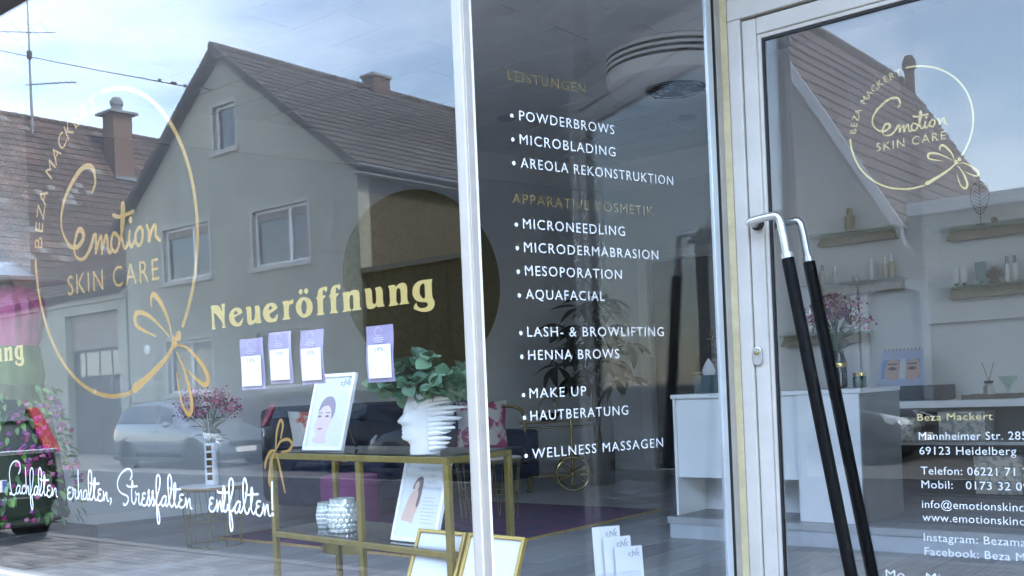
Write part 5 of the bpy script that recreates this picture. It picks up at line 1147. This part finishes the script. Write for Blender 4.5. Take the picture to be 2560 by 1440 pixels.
def meso(T, q):
    w_, h_ = .236, .31
    poly(q, [(.20, .22), (.36, .20), (.40, .30), (.46, .42), (.47, .52), (.42, .58), (.38, .60), (.30, .58), (.22, .50), (.16, .36), (.12, .25)], M_SKIN, T, 'printed_body', .0007, w_, h_)
    poly(q, [(.27, .60), (.32, .70), (.42, .74), (.48, .70), (.48, .56), (.45, .42), (.40, .40), (.41, .55), (.36, .60)], M_HAIRP, T, 'printed_hair', .0010, w_, h_)
    poly(q, [(.32, .58), (.36, .57), (.40, .62), (.40, .67), (.35, .68), (.31, .64)], mat('printed_light_skin', (.66, .47, .39), .6), T, 'printed_face', .0012, w_, h_)
    poly(q, [(.06, .10), (.30, .07), (.55, .08), (.58, .15), (.40, .20), (.20, .23), (.10, .20)], M_PRINTB, T, 'printed_towel', .0009, w_, h_)
    lines(q, T, [(.56, .80, .50), (.54, .78, .46), (.56, .92, .42), (.54, .80, .38), (.54, .86, .34), (.54, .80, .30), (.54, .78, .26), (.54, .84, .22)], M_PRINTG, .0008, w_, h_, th=.008)
    f = lambda a, b, c=0.0: q(a, b, .0012)
    for txt, a0, a1, b, cap in (('MESOPORATION', .34, .93, .80, .017), ('Die', .62, .72, .735, .012), ('sanfte', .56, .78, .665, .014), ('Anti-Aging-Welle', .50, .90, .60, .011)):
        mb = MB(); font_line(mb, txt, a0 * w_, a1 * w_, b * h_, cap, f); mb.build('lettering', M_PRINTG, T, fix=False)
picture('picture_frame', 'white picture frame advertising mesoporation on the lower console shelf', (-2.656, 2.535, LZ + .0185), .236, .31, R(17), M_WHITE, .014, R(-5), meso)
def doc(T, q):
    lines(q, T, [(.24, .62, .80), (.2, .85, .74), (.22, .82, .70), (.2, .62, .62), (.2, .48, .52), (.2, .44, .44), (.2, .70, .36), (.2, .55, .28)], mat('printed_faint_text', (.62, .65, .70), .7), .0007, .23, .31, th=.010)
DS = thing('display_plinth', 'low white display plinth carrying the two gold framed sheets', 'plinth', (-2.2, 2.5, FZ))
MB().box(-2.62, -1.995, 2.36, 2.62, FZ, .70).build('box', M_WHITE, DS, bevel=.004); MB().box(-2.60, -2.015, 2.355, 2.3595, FZ, FZ + .05).build('kick_board', M_ALU2, DS)
M_GFRAME = mat('gold_picture_frame', (.42, .30, .08), .38, .6)
picture('picture_frame', 'gold frame with a printed sheet on the plinth, beside the lower console shelf', (-2.505, 2.40, .702), .228, .315, R(22), M_GFRAME, .012, R(-3), doc)
picture('picture_frame', 'gold frame with a printed sheet on the plinth, right behind the corner post', (-2.268, 2.39, .702), .245, .315, R(22), M_GFRAME, .012, R(-3), doc)

# ceramic head vase with eucalyptus
hx, hy, hz0 = -2.437, 2.50, TZ + .0185
HV = thing('head_vase', 'white ceramic vase shaped like a head in profile with swept back hair', 'vase', (hx, hy, hz0))
hu = Vector((.86, .51, 0)).normalized(); hv = Vector((-hu.y, hu.x, 0))
prof = [(0, -.053, .050, .046), (.012, -.055, .050, .048), (.030, -.052, .046, .047), (.042, -.060, .047, .048), (.050, -.078, .048, .050), (.058, -.082, .049, .052), (.066, -.078, .050, .054), (.072, -.081, .050, .055), (.078, -.078, .051, .056), (.084, -.081, .051, .056), (.092, -.078, .052, .057), (.099, -.080, .052, .058), (.106, -.092, .053, .059), (.112, -.094, .053, .060), (.122, -.086, .054, .061), (.134, -.074, .055, .062), (.142, -.073, .056, .062), (.155, -.068, .057, .062), (.175, -.060, .058, .060), (.192, -.054, .058, .056), (.200, -.050, .057, .052), (.2005, -.042, .050, .045), (.17, -.040, .048, .044)]
mb = MB(); n = 28; vs = []; fs = []
for (z_, a0, a1, th_) in prof:
    c_ = (a0 + a1) / 2; hw = (a1 - a0) / 2
    for j in range(n):
        t = 2 * math.pi * j / n; ca = math.cos(t); sa = math.sin(t)
        nose = 1 - .62 * max(0, -ca) ** 3 if a0 < -.070 else 1
        p = Vector((hx, hy, hz0 + z_)) + hu * (c_ + hw * ca) + hv * (th_ * .82 * sa * nose); vs.append(p)
fs = [(i * n + j, i * n + (j + 1) % n, (i + 1) * n + (j + 1) % n, (i + 1) * n + j) for i in range(len(prof) - 1) for j in range(n)] + [tuple(range(n - 1, -1, -1)), tuple(range((len(prof) - 1) * n, len(prof) * n))]
mb.add(vs, fs); mb.build('head', M_CERAM, HV, True)
rnd = random.Random(5)
for k in range(11):
    z_ = .016 + k * .0165; L = (.030, .042, .050, .045, .066, .060, .082, .074, .104, .070, .078)[k]
    for s2 in (-.026, .0, .026):
        a = Vector((hx, hy, hz0 + z_ + rnd.uniform(-.003, .003))) + hu * (.018 + abs(s2) * .1) + hv * s2 * 1.35
        e = a + hu * (L * rnd.uniform(.84, 1.0) + .02) + upv * rnd.uniform(-.001, .006) - hv * s2 * .3
        MB().tube([a, a.lerp(e, .45) + upv * .002, e], [.0108, .0092, .0022], 8).build('hair_strand', M_CERAM, HV, True)
MB().lathe([(.013, 0), (.016, .004), (.013, .008)], (0, 0, 0), 14, M=Matrix.Translation(Vector((hx, hy, hz0 + .165)) - hu * .02 - hv * .046) @ Matrix.Rotation(math.pi / 2, 4, 'X')).build('ear_disc', M_CERAM, HV, True)
EU = thing('eucalyptus', 'bunch of round leaved green eucalyptus in the head vase', 'plant', (hx, hy, hz0 + .19))
els = [leaf_mesh('leaf', l_, l_ * .86, m_, .18, True) for l_ in (.058, .047, .064) for m_ in M_EUC]
sm = MB()
for k in range(27):
    a = 2.39996 * k; rr = .168 * math.sqrt((k + .5) / 27); o_ = Vector((hx, hy, hz0 + .12)); e = Vector((hx + rr * math.cos(a) * 1.15, hy + rr * math.sin(a) * .75, hz0 + .195 + rnd.uniform(.0, .155) * (1.25 - rr / .21)))
    m_ = o_.lerp(e, .55) + upv * .035; pth = smooth_path([o_, m_, e], 5); sm.tube(pth, .0017, 4)
    for j in range(5, len(pth)):
        for s2 in (-1, 1):
            if rnd.random() < .18: continue
            d = (pth[j] - pth[j - 1]).normalized(); sd = Vector((rnd.gauss(0, 1), rnd.gauss(0, 1), rnd.gauss(0, .6))).normalized()
            shared('leaf', rnd.choice(els), EU, None, M=aim(pth[j] - base(EU), sd * s2 * .9 + d * .5, rnd.uniform(-.9, .9)))
sm.build('stems', mat('olive_stem', (.17, .17, .07), .6), EU)

# mercury glass votives
def votive(lab, x, y, r_, h):
    T = thing('candle_holder', lab, 'candle holder', (x, y, LZ + .0185), 'faceted silver candle holders'); z0 = LZ + .0185
    pr = lambda t: r_ * (.78 + .30 * math.sin(math.pi * (.10 + .78 * t)))
    MB().lathe([(pr(0) * .9, z0)] + [(pr(i / 8), z0 + h * .86 * i / 8) for i in range(9)] + [(pr(1) * .98, z0 + h), (pr(1) * .94, z0 + h), (pr(1) * .93, z0 + h * .86), (pr(.5) * .9, z0 + h * .4), (.001, z0 + .02)], (x, y, 0), 28).build('bowl', mat('mercury_glass', (.62, .68, .66), .22, .55), T, True)
    for i in range(6):
        t = (i + .5) / 6; zz = z0 + h * .86 * t; rr = pr(t); n = 15
        for j in range(n):
            a = 2 * math.pi * (j + (.5 if i % 2 else 0)) / n; key = ('dm', round(rr, 3))
            if key not in PLK:
                d = MB(); d.lathe([(rr * .205, 0), (rr * .19, rr * .030), (rr * .10, rr * .045), (.0005, rr * .048)], (0, 0, 0), 8); PLK[key] = d.mesh('facet', mat('silvered_facet', (.78, .84, .82), .14, .6), smooth=True)
            d = Vector((math.cos(a), math.sin(a), 0)); M2 = Matrix.Translation(Vector((x, y, zz)) + d * (rr - .001) - base(T)) @ d.to_track_quat('Z', 'Y').to_matrix().to_4x4()
            shared('facet', PLK[key], T, None, M=M2)
    return T
votive('smaller dimpled silver glass candle holder on the lower console shelf', -3.165, 2.675, .037, .100)
votive('larger dimpled silver glass candle holder on the lower console shelf', -3.005, 2.62, .055, .126)

# leaflets in an acrylic stand
BS = thing('leaflet_stand', 'clear acrylic leaflet stand behind the side window', 'leaflet stand', (-2.0, 2.86, FZ))
lu = Vector((math.sin(R(74 - 39.4)), math.cos(R(74 - 39.4)), 0)); lb = Vector((-lu.y, lu.x, 0))
lo = Vector((-2.03, 2.88, 0))
MB().box(-2.12, -1.88, 2.80, 3.06, FZ, .70).build('foot', M_WHITE, BS, bevel=.004)
def lq(a, b, c): q = lo + lu * a + lb * c; return Vector((q.x, q.y, b))
mb = MB(); mb.hexa([lq(-.02, .702, -.062), lq(.135, .702, -.062), lq(.135, .702, -.060), lq(-.02, .702, -.060), lq(-.02, .83, -.062), lq(.135, .83, -.062), lq(.135, .83, -.060), lq(-.02, .83, -.060)]); mb.build('front_plate', M_GLASS, BS)
for k, (da, top, lab, ttl) in enumerate(((0.0, .972, 'white leaflet with grey emblem, rearmost and highest in the acrylic stand', None), (.030, .938, 'white leaflet with grey emblem in the middle of the acrylic stand', None), (.062, .905, 'white leaflet about micro needling, foremost in the acrylic stand', 'MICRO NEEDLING'))):
    T = thing('leaflet', lab, 'leaflet', tuple(lq(da + .05, .704, -.018 * k)), 'leaflets in the acrylic stand'); c_ = -.018 * k
    ln = .10
    q = lambda a, b, c2=0.0, c_=c_, da=da: lq(da + a, .704 + b, c_ + .10 * b - c2)
    h_ = top - .704
    MB().hexa([q(0, 0, -.003), q(.10, 0, -.003), q(.10, h_, -.003), q(0, h_, -.003), q(0, 0, 0), q(.10, 0, 0), q(.10, h_, 0), q(0, h_, 0)]).build('sheet', M_PAPER, T)
    cnc(q, T, .050, .090, h_ - .034, .020, .0008)
    mb = MB(); 
    for a0, a1, b in ((.004, .05, h_ - .016), (.02, .07, h_ - .075)): mb.quad(q(a0, b, .0006), q(a1, b, .0006), q(a1, b + .0018, .0006), q(a0, b + .0018, .0006))
    mb.build('print_lines', M_PRINTB, T, fix=False)
    if ttl: mb = MB(); font_line(mb, ttl, .02, .075, h_ - .088, .0055, lambda a, b, c2=0.0: q(a, b, .0008)); mb.build('lettering', M_PRINTG, T, fix=False)

# reception counter
RC = thing('reception_counter', 'white reception counter with a knee opening on the raised floor', 'counter', (-2.7, 5.8, FZ + .12)); pz = FZ + .12; ct = 1.382
MB().box(-3.27, -2.10, 5.49, 6.12, ct - .025, ct).build('top', M_WHITE, RC, bevel=.003)
MB().box(-3.245, -2.472, 5.515, 5.533, .88, ct - .0255).build('front_panel', M_WHITE, RC, bevel=.002)
MB().box(-3.262, -3.246, 5.50, 6.11, pz, ct - .0255).build('side_panel', M_WHITE, RC, bevel=.002)
MB().box(-2.470, -2.112, 5.50, 6.11, pz, ct - .0255).build('pedestal', M_WHITE, RC, bevel=.002)
MB().box(-3.245, -2.472, 5.85, 5.868, pz, ct - .03).build('back_panel', M_WHITE, RC)
MB().box(-2.1115, -2.1035, 5.502, 6.108, pz, ct - .026).build('side_panel', mat('shaded_side_grey', (.20, .205, .21), .5, 0, .05, 4), RC)  # added sheet: the shade on the counter's white side, put into its grey
cz_ = ct + .0008
FV = thing('flower_vase', 'dark vase of pink gerberas and dry grasses on the counter', 'vase', (-2.345, 5.80, cz_))
MB().lathe([(.045, cz_), (.055, cz_ + .01), (.055, cz_ + .15), (.040, cz_ + .20), (.044, cz_ + .215), (.036, cz_ + .21), (.001, cz_ + .08)], (-2.345, 5.80, 0), 24).build('vase', mat('black_glass', (.012, .014, .02), .12), FV, True)
MB().lathe([(.0555, cz_ + .12), (.057, cz_ + .125), (.057, cz_ + .142), (.0555, cz_ + .147)], (-2.345, 5.80, 0), 24).build('gold_band', M_BRASSP, FV, True)
bouquet(FV, -2.345, 5.80, cz_ + .20, .34, .19, 40, [M_FL[0], M_FL[1], mat('dry_straw', (.34, .25, .15), .8), M_FL[2], M_FL[3]], mat('dry_leaf', (.13, .12, .06), .7), 9, big=4)
JR = thing('glass_jar', 'small green glass jar with a gold lid on the counter', 'jar', (-2.24, 5.86, cz_))
MB().lathe([(.036, cz_), (.038, cz_ + .06), (.034, cz_ + .066), (.001, cz_ + .066)], (-2.24, 5.86, 0), 20).build('jar', mat('bottle_green_glass', (.015, .05, .03), .1), JR, True); MB().lathe([(.036, cz_ + .067), (.036, cz_ + .085), (.001, cz_ + .087)], (-2.24, 5.86, 0), 20).build('lid', M_BRASSP, JR, True)
TB = thing('tissue_box', 'teal tissue box with a white tissue sticking out, on the counter', 'tissue box', (-3.13, 5.72, cz_))
MB().box(-3.20, -3.06, 5.66, 5.80, cz_, cz_ + .11).build('box', mat('dark_teal_card', (.03, .075, .085), .6), TB, bevel=.004)
MB().lathe([(.035, cz_ + .111), (.042, cz_ + .14), (.025, cz_ + .18), (.002, cz_ + .215)], (-3.13, 5.73, 0), 9, sx=1.1, sy=.6).build('tissue', M_PAPER, TB)
DG = thing('dry_grass_vase', 'dark vase of brown dry grass beside the tissue box', 'vase', (-3.16, 5.98, cz_))
MB().lathe([(.035, cz_), (.045, cz_ + .06), (.025, cz_ + .13), (.03, cz_ + .14), (.001, cz_ + .12)], (-3.16, 5.98, 0), 16).build('vase', M_BLACK, DG, True)
bouquet(DG, -3.16, 5.98, cz_ + .14, .28, .09, 22, [mat('dry_straw', (.34, .25, .15), .8), mat('brown_seed', (.14, .09, .07), .8)], mat('dry_leaf', (.13, .12, .06), .7), 21)
# wall shelves: glass boards on ribbed rails
M_RAIL = mat('ribbed_beige_rail', (.36, .30, .21), .6, 0, .1, 30)
def shelf(lab, x0, x1, z_, yw=7.30):
    T = thing('wall_shelf', lab, 'shelf', ((x0 + x1) / 2, yw - .1, z_), 'glass shelves on the wall')
    MB().box(x0 - .08, x1 + .03, yw - .22, yw - .003, z_, z_ + .009).build('glass_board', M_GLASS2, T)
    for k in range(4): MB().box(x0, x1, yw - .05 - .018 * k, yw - .002, z_ - .017 - .017 * k, z_ - .001 - .017 * k).build('rib', M_RAIL, T, bevel=.002)
    return T
shelf('top glass shelf with the gold jar, above the counter', -3.02, -2.46, 2.455); shelf('middle glass shelf crowded with cosmetic bottles above the counter', -3.05, -2.44, 2.10); shelf('lowest glass shelf with a small vase, behind the counter flowers', -3.33, -2.70, 1.755)
shelf('upper glass shelf with the wire leaf ornament, over the low cabinet', -2.10, -.9, 2.375, 7.21); shelf('lower glass shelf with tubes and a wooden hand ornament, over the low cabinet', -2.10, -.9, 1.995, 7.21)
def bottle(lab, x, y, z, r_, h, body_m, cap_m, kind='bottle'):
    T = thing(kind, lab, kind, (x, y, z), 'cosmetics on the shelves')
    if kind == 'tube':
        MB().hexa([(x - r_, y - .012, z + .02), (x + r_, y - .012, z + .02), (x + r_, y + .012, z + .02), (x - r_, y + .012, z + .02), (x - r_ * 1.25, y - .002, z + h), (x + r_ * 1.25, y - .002, z + h), (x + r_ * 1.25, y + .002, z + h), (x - r_ * 1.25, y + .002, z + h)]).build('body', body_m, T); MB().lathe([(r_ * .85, z), (r_ * .85, z + .0195), (.001, z + .0195)], (x, y, 0), 14).build('cap', cap_m, T)
    else:
        MB().lathe([(r_ * .9, z), (r_, z + .004), (r_, z + h * .62), (r_ * .75, z + h * .70), (.001, z + h * .70)], (x, y, 0), 16).build('body', body_m, T, True); MB().lathe([(r_ * .62, z + h * .701), (r_ * .5, z + h), (.001, z + h)], (x, y, 0), 14).build('cap', cap_m, T, True)
M_CREAM = mat('cream_bottle', (.55, .48, .36), .35); M_WB = mat('white_bottle', (.70, .71, .70), .35); M_GB = mat('grey_blue_cap', (.24, .32, .38), .4); M_SAGE = mat('sage_tube', (.22, .30, .27), .45); M_FROST = mat('frosted_bottle', (.50, .52, .50), .25)
z2 = 2.110
for x, h, r_, bm, cm_, lab in ((-2.985, .145, .020, M_FROST, M_GB, 'slim clear bottle with a blue grey cap at the free end of the bottle shelf'), (-2.89, .125, .020, M_FROST, M_STEEL, 'frosted bottle with a silver cap second from the free shelf end'), (-2.63, .145, .021, M_WB, M_STEEL, 'white bottle with a silver cap in front of the cream bottles'), (-2.535, .150, .021, M_CREAM, M_STEEL, 'shorter cream bottle with a silver cap on the bottle shelf'), (-2.49, .170, .022, M_CREAM, M_STEEL, 'taller cream bottle with a silver cap on the bottle shelf')): bottle(lab, x, 7.19, z2, r_, h, bm, cm_)
bottle('tiny round jar with a shiny lid on the bottle shelf', -2.745, 7.19, z2, .024, .05, M_FROST, M_CHROME, 'jar')
bottle('gold mottled jar on the top glass shelf', -2.77, 7.19, 2.465, .036, .165, mat('gold_mottled_glass', (.38, .32, .18), .2, .4), mat('gold_mottled_glass', (.38, .32, .18)), 'jar')
bottle('small silver bud vase on the lowest glass shelf', -3.09, 7.19, 1.765, .024, .18, M_STEEL, M_STEEL, 'bud vase')
z5 = 2.005; ys = 7.10
for x, h, r_, bm, cm_, kd, lab in ((-2.045, .125, .016, M_WB, M_BLACK, 'tube', 'white tube with flower print and black cap at the free shelf end'), (-1.995, .120, .015, M_WB, M_BLACK, 'tube', 'plain white tube with a black cap next to the sage tube'), (-1.895, .145, .026, M_SAGE, M_SAGE, 'tube', 'wide sage green tube on the lower shelf'), (-1.735, .165, .018, M_WB, M_GB, 'bottle', 'white bottle with a blue cap beside the wooden hand ornament'), (-1.69, .165, .018, M_WB, M_GB, 'bottle', 'white bottle with a blue cap between two like it'), (-1.62, .160, .018, M_WB, M_GB, 'bottle', 'white bottle with a blue cap, farthest from the wooden hand ornament')): bottle(lab, x, ys, z5, r_, h, bm, cm_, kd)
HN = thing('wooden_hands', 'brown carved leaf shaped ornament on the lower shelf', 'ornament', (-1.81, ys, z5)); M_WN = mat('brown_carved_wood', (.19, .13, .10), .7, 0, .2, 20)
MB().lathe([(.035, z5), (.04, z5 + .01), (.02, z5 + .03), (.001, z5 + .03)], (-1.81, ys, 0), 14).build('base', M_WN, HN)
for k in range(9):
    a = R(-58 + k * 14.5); MB().tube([(-1.81, ys, z5 + .02), (-1.81 + .04 * math.sin(a), ys, z5 + .02 + .05 * math.cos(a)), (-1.81 + .062 * math.sin(a), ys, z5 + .02 + (.085 + .012 * (k % 2)) * math.cos(a))], [.006, .010, .003], 7).build('finger_leaf', M_WN, HN, True)
LO = thing('leaf_ornament', 'dark wire skeleton leaf on a thin stem, on the upper shelf', 'ornament', (-1.88, ys, 2.385)); M_WIRE = mat('dark_bronze_wire', (.09, .075, .06), .5, .5)
zc = 2.385; lp = [(-1.88 + .055 * math.sin(t) * (1 - .25 * math.cos(t)), ys, zc + .175 - .105 * math.cos(t)) for t in [2 * math.pi * i / 28 for i in range(28)]]
MB().tube(lp, .0025, 5, closed=True).build('outline', M_WIRE, LO); mb = MB(); mb.tube([(-1.88, ys, zc), (-1.88, ys, zc + .28)], .0022, 5)
for k in range(8):
    z_ = zc + .085 + k * .022
    for s2 in (-1, 1): mb.tube([(-1.88, ys, z_), (-1.88 + s2 * .044 * math.sin(math.pi * (.25 + .6 * (k + 1) / 9)), ys, z_ + .032)], .0016, 4)
mb.build('veins', M_WIRE, LO); MB().lathe([(.03, zc), (.03, zc + .006), (.001, zc + .008)], (-1.88, ys, 0), 16).build('foot', M_WIRE, LO)
tag(MB().ball((-1.80, ys, zc + .022), .022, 12, 0, .95).build('stone_ball', mat('beige_stone', (.42, .37, .28), .7), None, True), 'small beige stone ball beside the wire leaf ornament', 'ornament')
# low cabinet with patterned boxes
LC = thing('low_cabinet', 'low open cabinet with a white top against the shelf wall', 'cabinet', (-1.6, 7.05, pz))
MB().box(-2.52, -.6, 6.86, 7.205, 1.225, 1.27).build('top', M_WHITE, LC, bevel=.003)
M_CAB = mat('dark_grey_cabinet', (.085, .085, .09), .6)
MB().box(-2.50, -.62, 7.18, 7.204, pz, 1.224).build('back', M_CAB, LC)
for x in (-2.50, -1.56, -.64): MB().box(x, x + .02, 6.88, 7.179, pz, 1.224).build('upright', M_CAB, LC)
for z_ in (pz + .002, .985): 
    for x in (-2.479, -1.539): MB().box(x, x + .898, 6.88, 7.179, z_, z_ + .02).build('board', MATS['pale_aluminium_edge'] if z_ > .9 else M_CAB, LC)
M_PAT = mat('floral_print_box', (.50, .47, .40), .7, 0, 0, 26, 0, col2=(.24, .27, .27), ramp=(.47, .56))
for x0, x1, z_, h, lab in ((-2.44, -2.30, 1.007, .15, 'floral patterned storage box at the free end of the upper cabinet board'), (-2.14, -1.86, 1.007, .19, 'wide floral patterned storage box on the upper cabinet board'), (-1.93, -1.66, .674, .24, 'floral patterned storage box on the bottom cabinet board')):
    T = thing('storage_box', lab, 'box', ((x0 + x1) / 2, 7, z_), 'patterned boxes in the cabinet'); MB().box(x0, x1, 6.92, 7.15, z_, z_ + h * .72).build('box', M_PAT, T, bevel=.004); MB().box(x0 - .005, x1 + .005, 6.915, 7.155, z_ + h * .722, z_ + h).build('lid', M_PAT, T, bevel=.004)
PR = thing('printer', 'flat black printer on the low cabinet under the desk calendar', 'printer', (-2.38, 7.04, 1.271))
MB().box(-2.51, -2.10, 6.90, 7.18, 1.271, 1.37).build('body', M_BLACK, PR, bevel=.01); MB().box(-2.40, -2.22, 6.86, 6.90, 1.29, 1.30).build('tray', M_BLACK, PR)
CL = thing('desk_calendar', 'wire bound desk calendar showing a pair of eyes', 'calendar', (-2.42, 7.05, 1.371))
q = lambda a, b, c=0.0: Vector((-2.55 + a, 6.96 + b * .28 - c, 1.372 + b))
MB().hexa([q(0, 0, -.003), q(.32, 0, -.003), q(.30, .24, -.003), q(.03, .24, -.003), q(0, 0, 0), q(.32, 0, 0), q(.30, .24, 0), q(.03, .24, 0)]).build('page', mat('pale_violet_print', (.46, .50, .66), .5), CL)
mb = MB(); mb.quad(q(.03, .05, .001), q(.29, .05, .001), q(.285, .175, .001), q(.04, .175, .001)); mb.build('print_blue', mat('printed_sky_blue', (.20, .36, .58), .5), CL, fix=False)
for s2, a in ((-1, .105), (1, .235)):
    poly(q, [(a - .045, .055), (a + .045, .055), (a + .04, .165), (a - .035, .165)], M_SKIN, CL, 'printed_face', .002, 1, 1)
    poly(q, [(a - .03, .115), (a, .128), (a + .03, .115), (a, .104)], M_HAIRP, CL, 'printed_eye', .003, 1, 1)
    lines(q, CL, [(a - .034, a + .03, .142)], M_HAIRP, .003, 1, 1, 'printed_brow', .008)
mb = MB(); mb.quad(q(.15, .045, .0035), q(.195, .045, .0035), q(.19, .18, .0035), q(.155, .18, .0035)); mb.build('white_panel', M_PAPER, CL, fix=False)
mb = MB()
for k in range(10): c_ = q(.05 + k * .025, .242, 0); mb.tube([c_ + Vector((0, .008 * math.cos(t), .008 * math.sin(t))) for t in [2 * math.pi * i / 8 for i in range(8)]], .0014, 4, closed=True)
mb.build('wire_binding', M_BLACK, CL); MB().hexa([q(0, 0, -.13), q(.32, 0, -.13), q(.32, 0, -.004), q(0, 0, -.004), q(0, .003, -.13), q(.32, .003, -.13), q(.32, .003, -.004), q(0, .003, -.004)]).build('base', M_WHITE, CL)
TR = thing('tray', 'shallow brown tray on the low cabinet', 'tray', (-1.83, 7.05, 1.271)); MB().box(-2.0, -1.67, 6.95, 7.15, 1.271, 1.28).build('base', mat('bronze_tray', (.13, .10, .07), .4, .5), TR); fr_ = MB(); frame_boxes(fr_, -2.0, -1.67, 0, 1, 0, 0, .1)
mb = MB(); mb.box(-2.0, -1.67, 6.945, 6.9495, 1.271, 1.30); mb.box(-2.0, -1.67, 7.1505, 7.155, 1.271, 1.30); mb.build('rim', MATS['bronze_tray'], TR)
RD = thing('reed_diffuser', 'clear reed diffuser with a dark collar and two sticks on the tray', 'diffuser', (-1.86, 7.05, 1.281))
MB().lathe([(.035, 1.281), (.035, 1.35), (.015, 1.365), (.001, 1.366)], (-1.86, 7.05, 0), 4).build('bottle', mat('pale_glass', (.55, .55, .50), .1, 0, trans=.0), RD); MB().lathe([(.028, 1.367), (.028, 1.385), (.001, 1.386)], (-1.86, 7.05, 0), 14).build('collar', M_BLACK, RD)
for s2 in (-1, 1): MB().tube([(-1.86, 7.05, 1.38), (-1.86 + s2 * .035, 7.05, 1.50)], .003, 5).build('reed', mat('rattan', (.34, .24, .13), .8), RD)
GB = thing('glass_bowl', 'shallow clear glass bowl on the tray', 'bowl', (-1.745, 7.05, 1.281)); MB().lathe([(.018, 1.281), (.010, 1.33), (.055, 1.40), (.058, 1.41), (.053, 1.402), (.006, 1.335), (.001, 1.335)], (-1.745, 7.05, 0), 24).build('bowl', M_GLASS2, GB, True); MB().lathe([(.03, 1.2805), (.03, 1.284), (.001, 1.285)], (-1.745, 7.05, 0), 20).build('foot', M_GLASS2, GB)

# flower dress form at the end of the street window
DX, DY = -6.31, 2.92
DF = thing('dress_form', 'dress form with a pink draped bodice, green sash and a skirt of leaves and flowers', 'dress form', (DX, DY, .74))
DP = thing('window_plinth', 'dark grey plinth under the flower dress form', 'plinth', (DX, DY, FZ)); MB().box(DX - .5, DX + .30, DY - .36, DY + .36, FZ, .735).build('box', mat('dark_grey_plinth', (.07, .07, .075), .6), DP, bevel=.005); MB().box(DX - .48, DX + .28, DY - .365, DY - .3605, FZ, FZ + .05).build('kick_board', M_ALU2, DP)
def pleated(prof, n, amp, freq, ph=0):
    mb = MB(); vs = []
    for k, (r_, z_) in enumerate(prof):
        for j in range(n):
            t = 2 * math.pi * j / n; rr = r_ * (1 + amp * math.sin(freq * t + ph + k * .5)); vs.append((DX + rr * math.cos(t), DY + rr * .75 * math.sin(t), z_))
    mb.add(vs, [(i * n + j, i * n + (j + 1) % n, (i + 1) * n + (j + 1) % n, (i + 1) * n + j) for i in range(len(prof) - 1) for j in range(n)]); return mb
pleated([(.21, 1.83), (.225, 1.87), (.25, 1.95), (.275, 2.02), (.27, 2.09), (.24, 2.15), (.20, 2.18), (.12, 2.20), (.02, 2.205)], 72, .035, 17).build('bodice', mat('pink_satin', (.34, .055, .16), .4, 0, .25, 5, sheen=.4), DF, True)
pleated([(.24, 1.60), (.25, 1.66), (.235, 1.74), (.222, 1.80), (.218, 1.835)], 60, .02, 11).build('sash', mat('moss_green_cloth', (.055, .10, .025), .85, 0, .2, 9), DF, True)
pleated([(.36, .80), (.35, 1.0), (.30, 1.3), (.25, 1.55), (.235, 1.61)], 40, .04, 9).build('skirt_core', mat('dark_green_core', (.012, .028, .010), .9), DF, True)
MB().lathe([(.33, 2.225), (.35, 2.23), (.20, 2.245), (.10, 2.31), (.09, 2.34), (.001, 2.345)], (DX, DY, 0), 36).build('white_collar', M_PAPER, DF, True)
rnd = random.Random(4); sk = [leaf_mesh('skirt_leaf', l_, l_ * .42, m_, .3) for l_ in (.055, .07) for m_ in (mat('fresh_leaf', (.06, .17, .035), .5), mat('mid_leaf', (.03, .09, .025), .5), mat('lime_leaf', (.13, .26, .05), .5))]
for k in range(270):
    z_ = rnd.uniform(.80, 1.60); rr = .25 + .17 * (1.6 - z_) / .8 + rnd.uniform(0, .05); t = rnd.uniform(-2.2, 1.1); p = Vector((DX + rr * math.cos(t), DY + rr * .78 * math.sin(t), z_))
    shared('skirt_leaf', rnd.choice(sk), DF, None, M=aim(p - base(DF), (math.cos(t) * .8, math.sin(t) * .8, rnd.uniform(-1.3, .3)), rnd.uniform(-.8, .8)))
fl = MB()
for k in range(150):
    side_ = rnd.random() < .6; t = rnd.uniform(-.55, .7) if side_ else rnd.uniform(-2.2, 0); z_ = rnd.uniform(1.0, 1.52) if side_ else rnd.uniform(.8, 1.35); rr = .29 + .20 * (1.6 - z_) / .8 + rnd.uniform(0, .06)
    c_ = Vector((DX + rr * math.cos(t), DY + rr * .8 * math.sin(t), z_)); m_ = rnd.randrange(3)
    for j in range(6):
        d = Vector((rnd.gauss(0, 1), rnd.gauss(0, 1), rnd.gauss(0, 1))).normalized(); u = d.orthogonal().normalized(); s_ = rnd.uniform(.010, .020); cc = c_ + d * .010
        v_ = d.cross(u); fl.quad(cc - u * s_, cc - v_ * s_ * .7, cc + u * s_, cc + v_ * s_ * .7, m_)
o = fl.build('skirt_blossoms', [mat('magenta_blossom', (.36, .03, .17), .7), mat('violet_blossom', (.24, .05, .24), .7), mat('rose_blossom', (.55, .16, .32), .7)], DF, fix=False); o['kind'] = 'stuff'
for k, (px_, py_) in enumerate(((DX + .21, DY - .26), (DX - .02, DY - .27))):
    P2 = thing('plant_pot', ('black plant pot with a trailing green plant, at the outer corner of the dark plinth', 'black plant pot with a trailing green plant, before the flower dress')[k], 'pot', (px_, py_, .736), 'pots on the dark plinth')
    MB().lathe([(.05, .736), (.07, .87), (.066, .87), (.06, .85), (.001, .85)], (px_, py_, 0), 20).build('pot', M_BLACK, P2, True)
    for j in range(26):
        t = rnd.uniform(0, 6.28); shared('leaf', rnd.choice(sk), P2, None, M=aim(Vector((px_ + .05 * math.cos(t), py_ + .05 * math.sin(t), .86 + rnd.uniform(-.08, .06))) - base(P2), (math.cos(t), math.sin(t), rnd.uniform(-1, .8)), rnd.uniform(-.6, .6)))
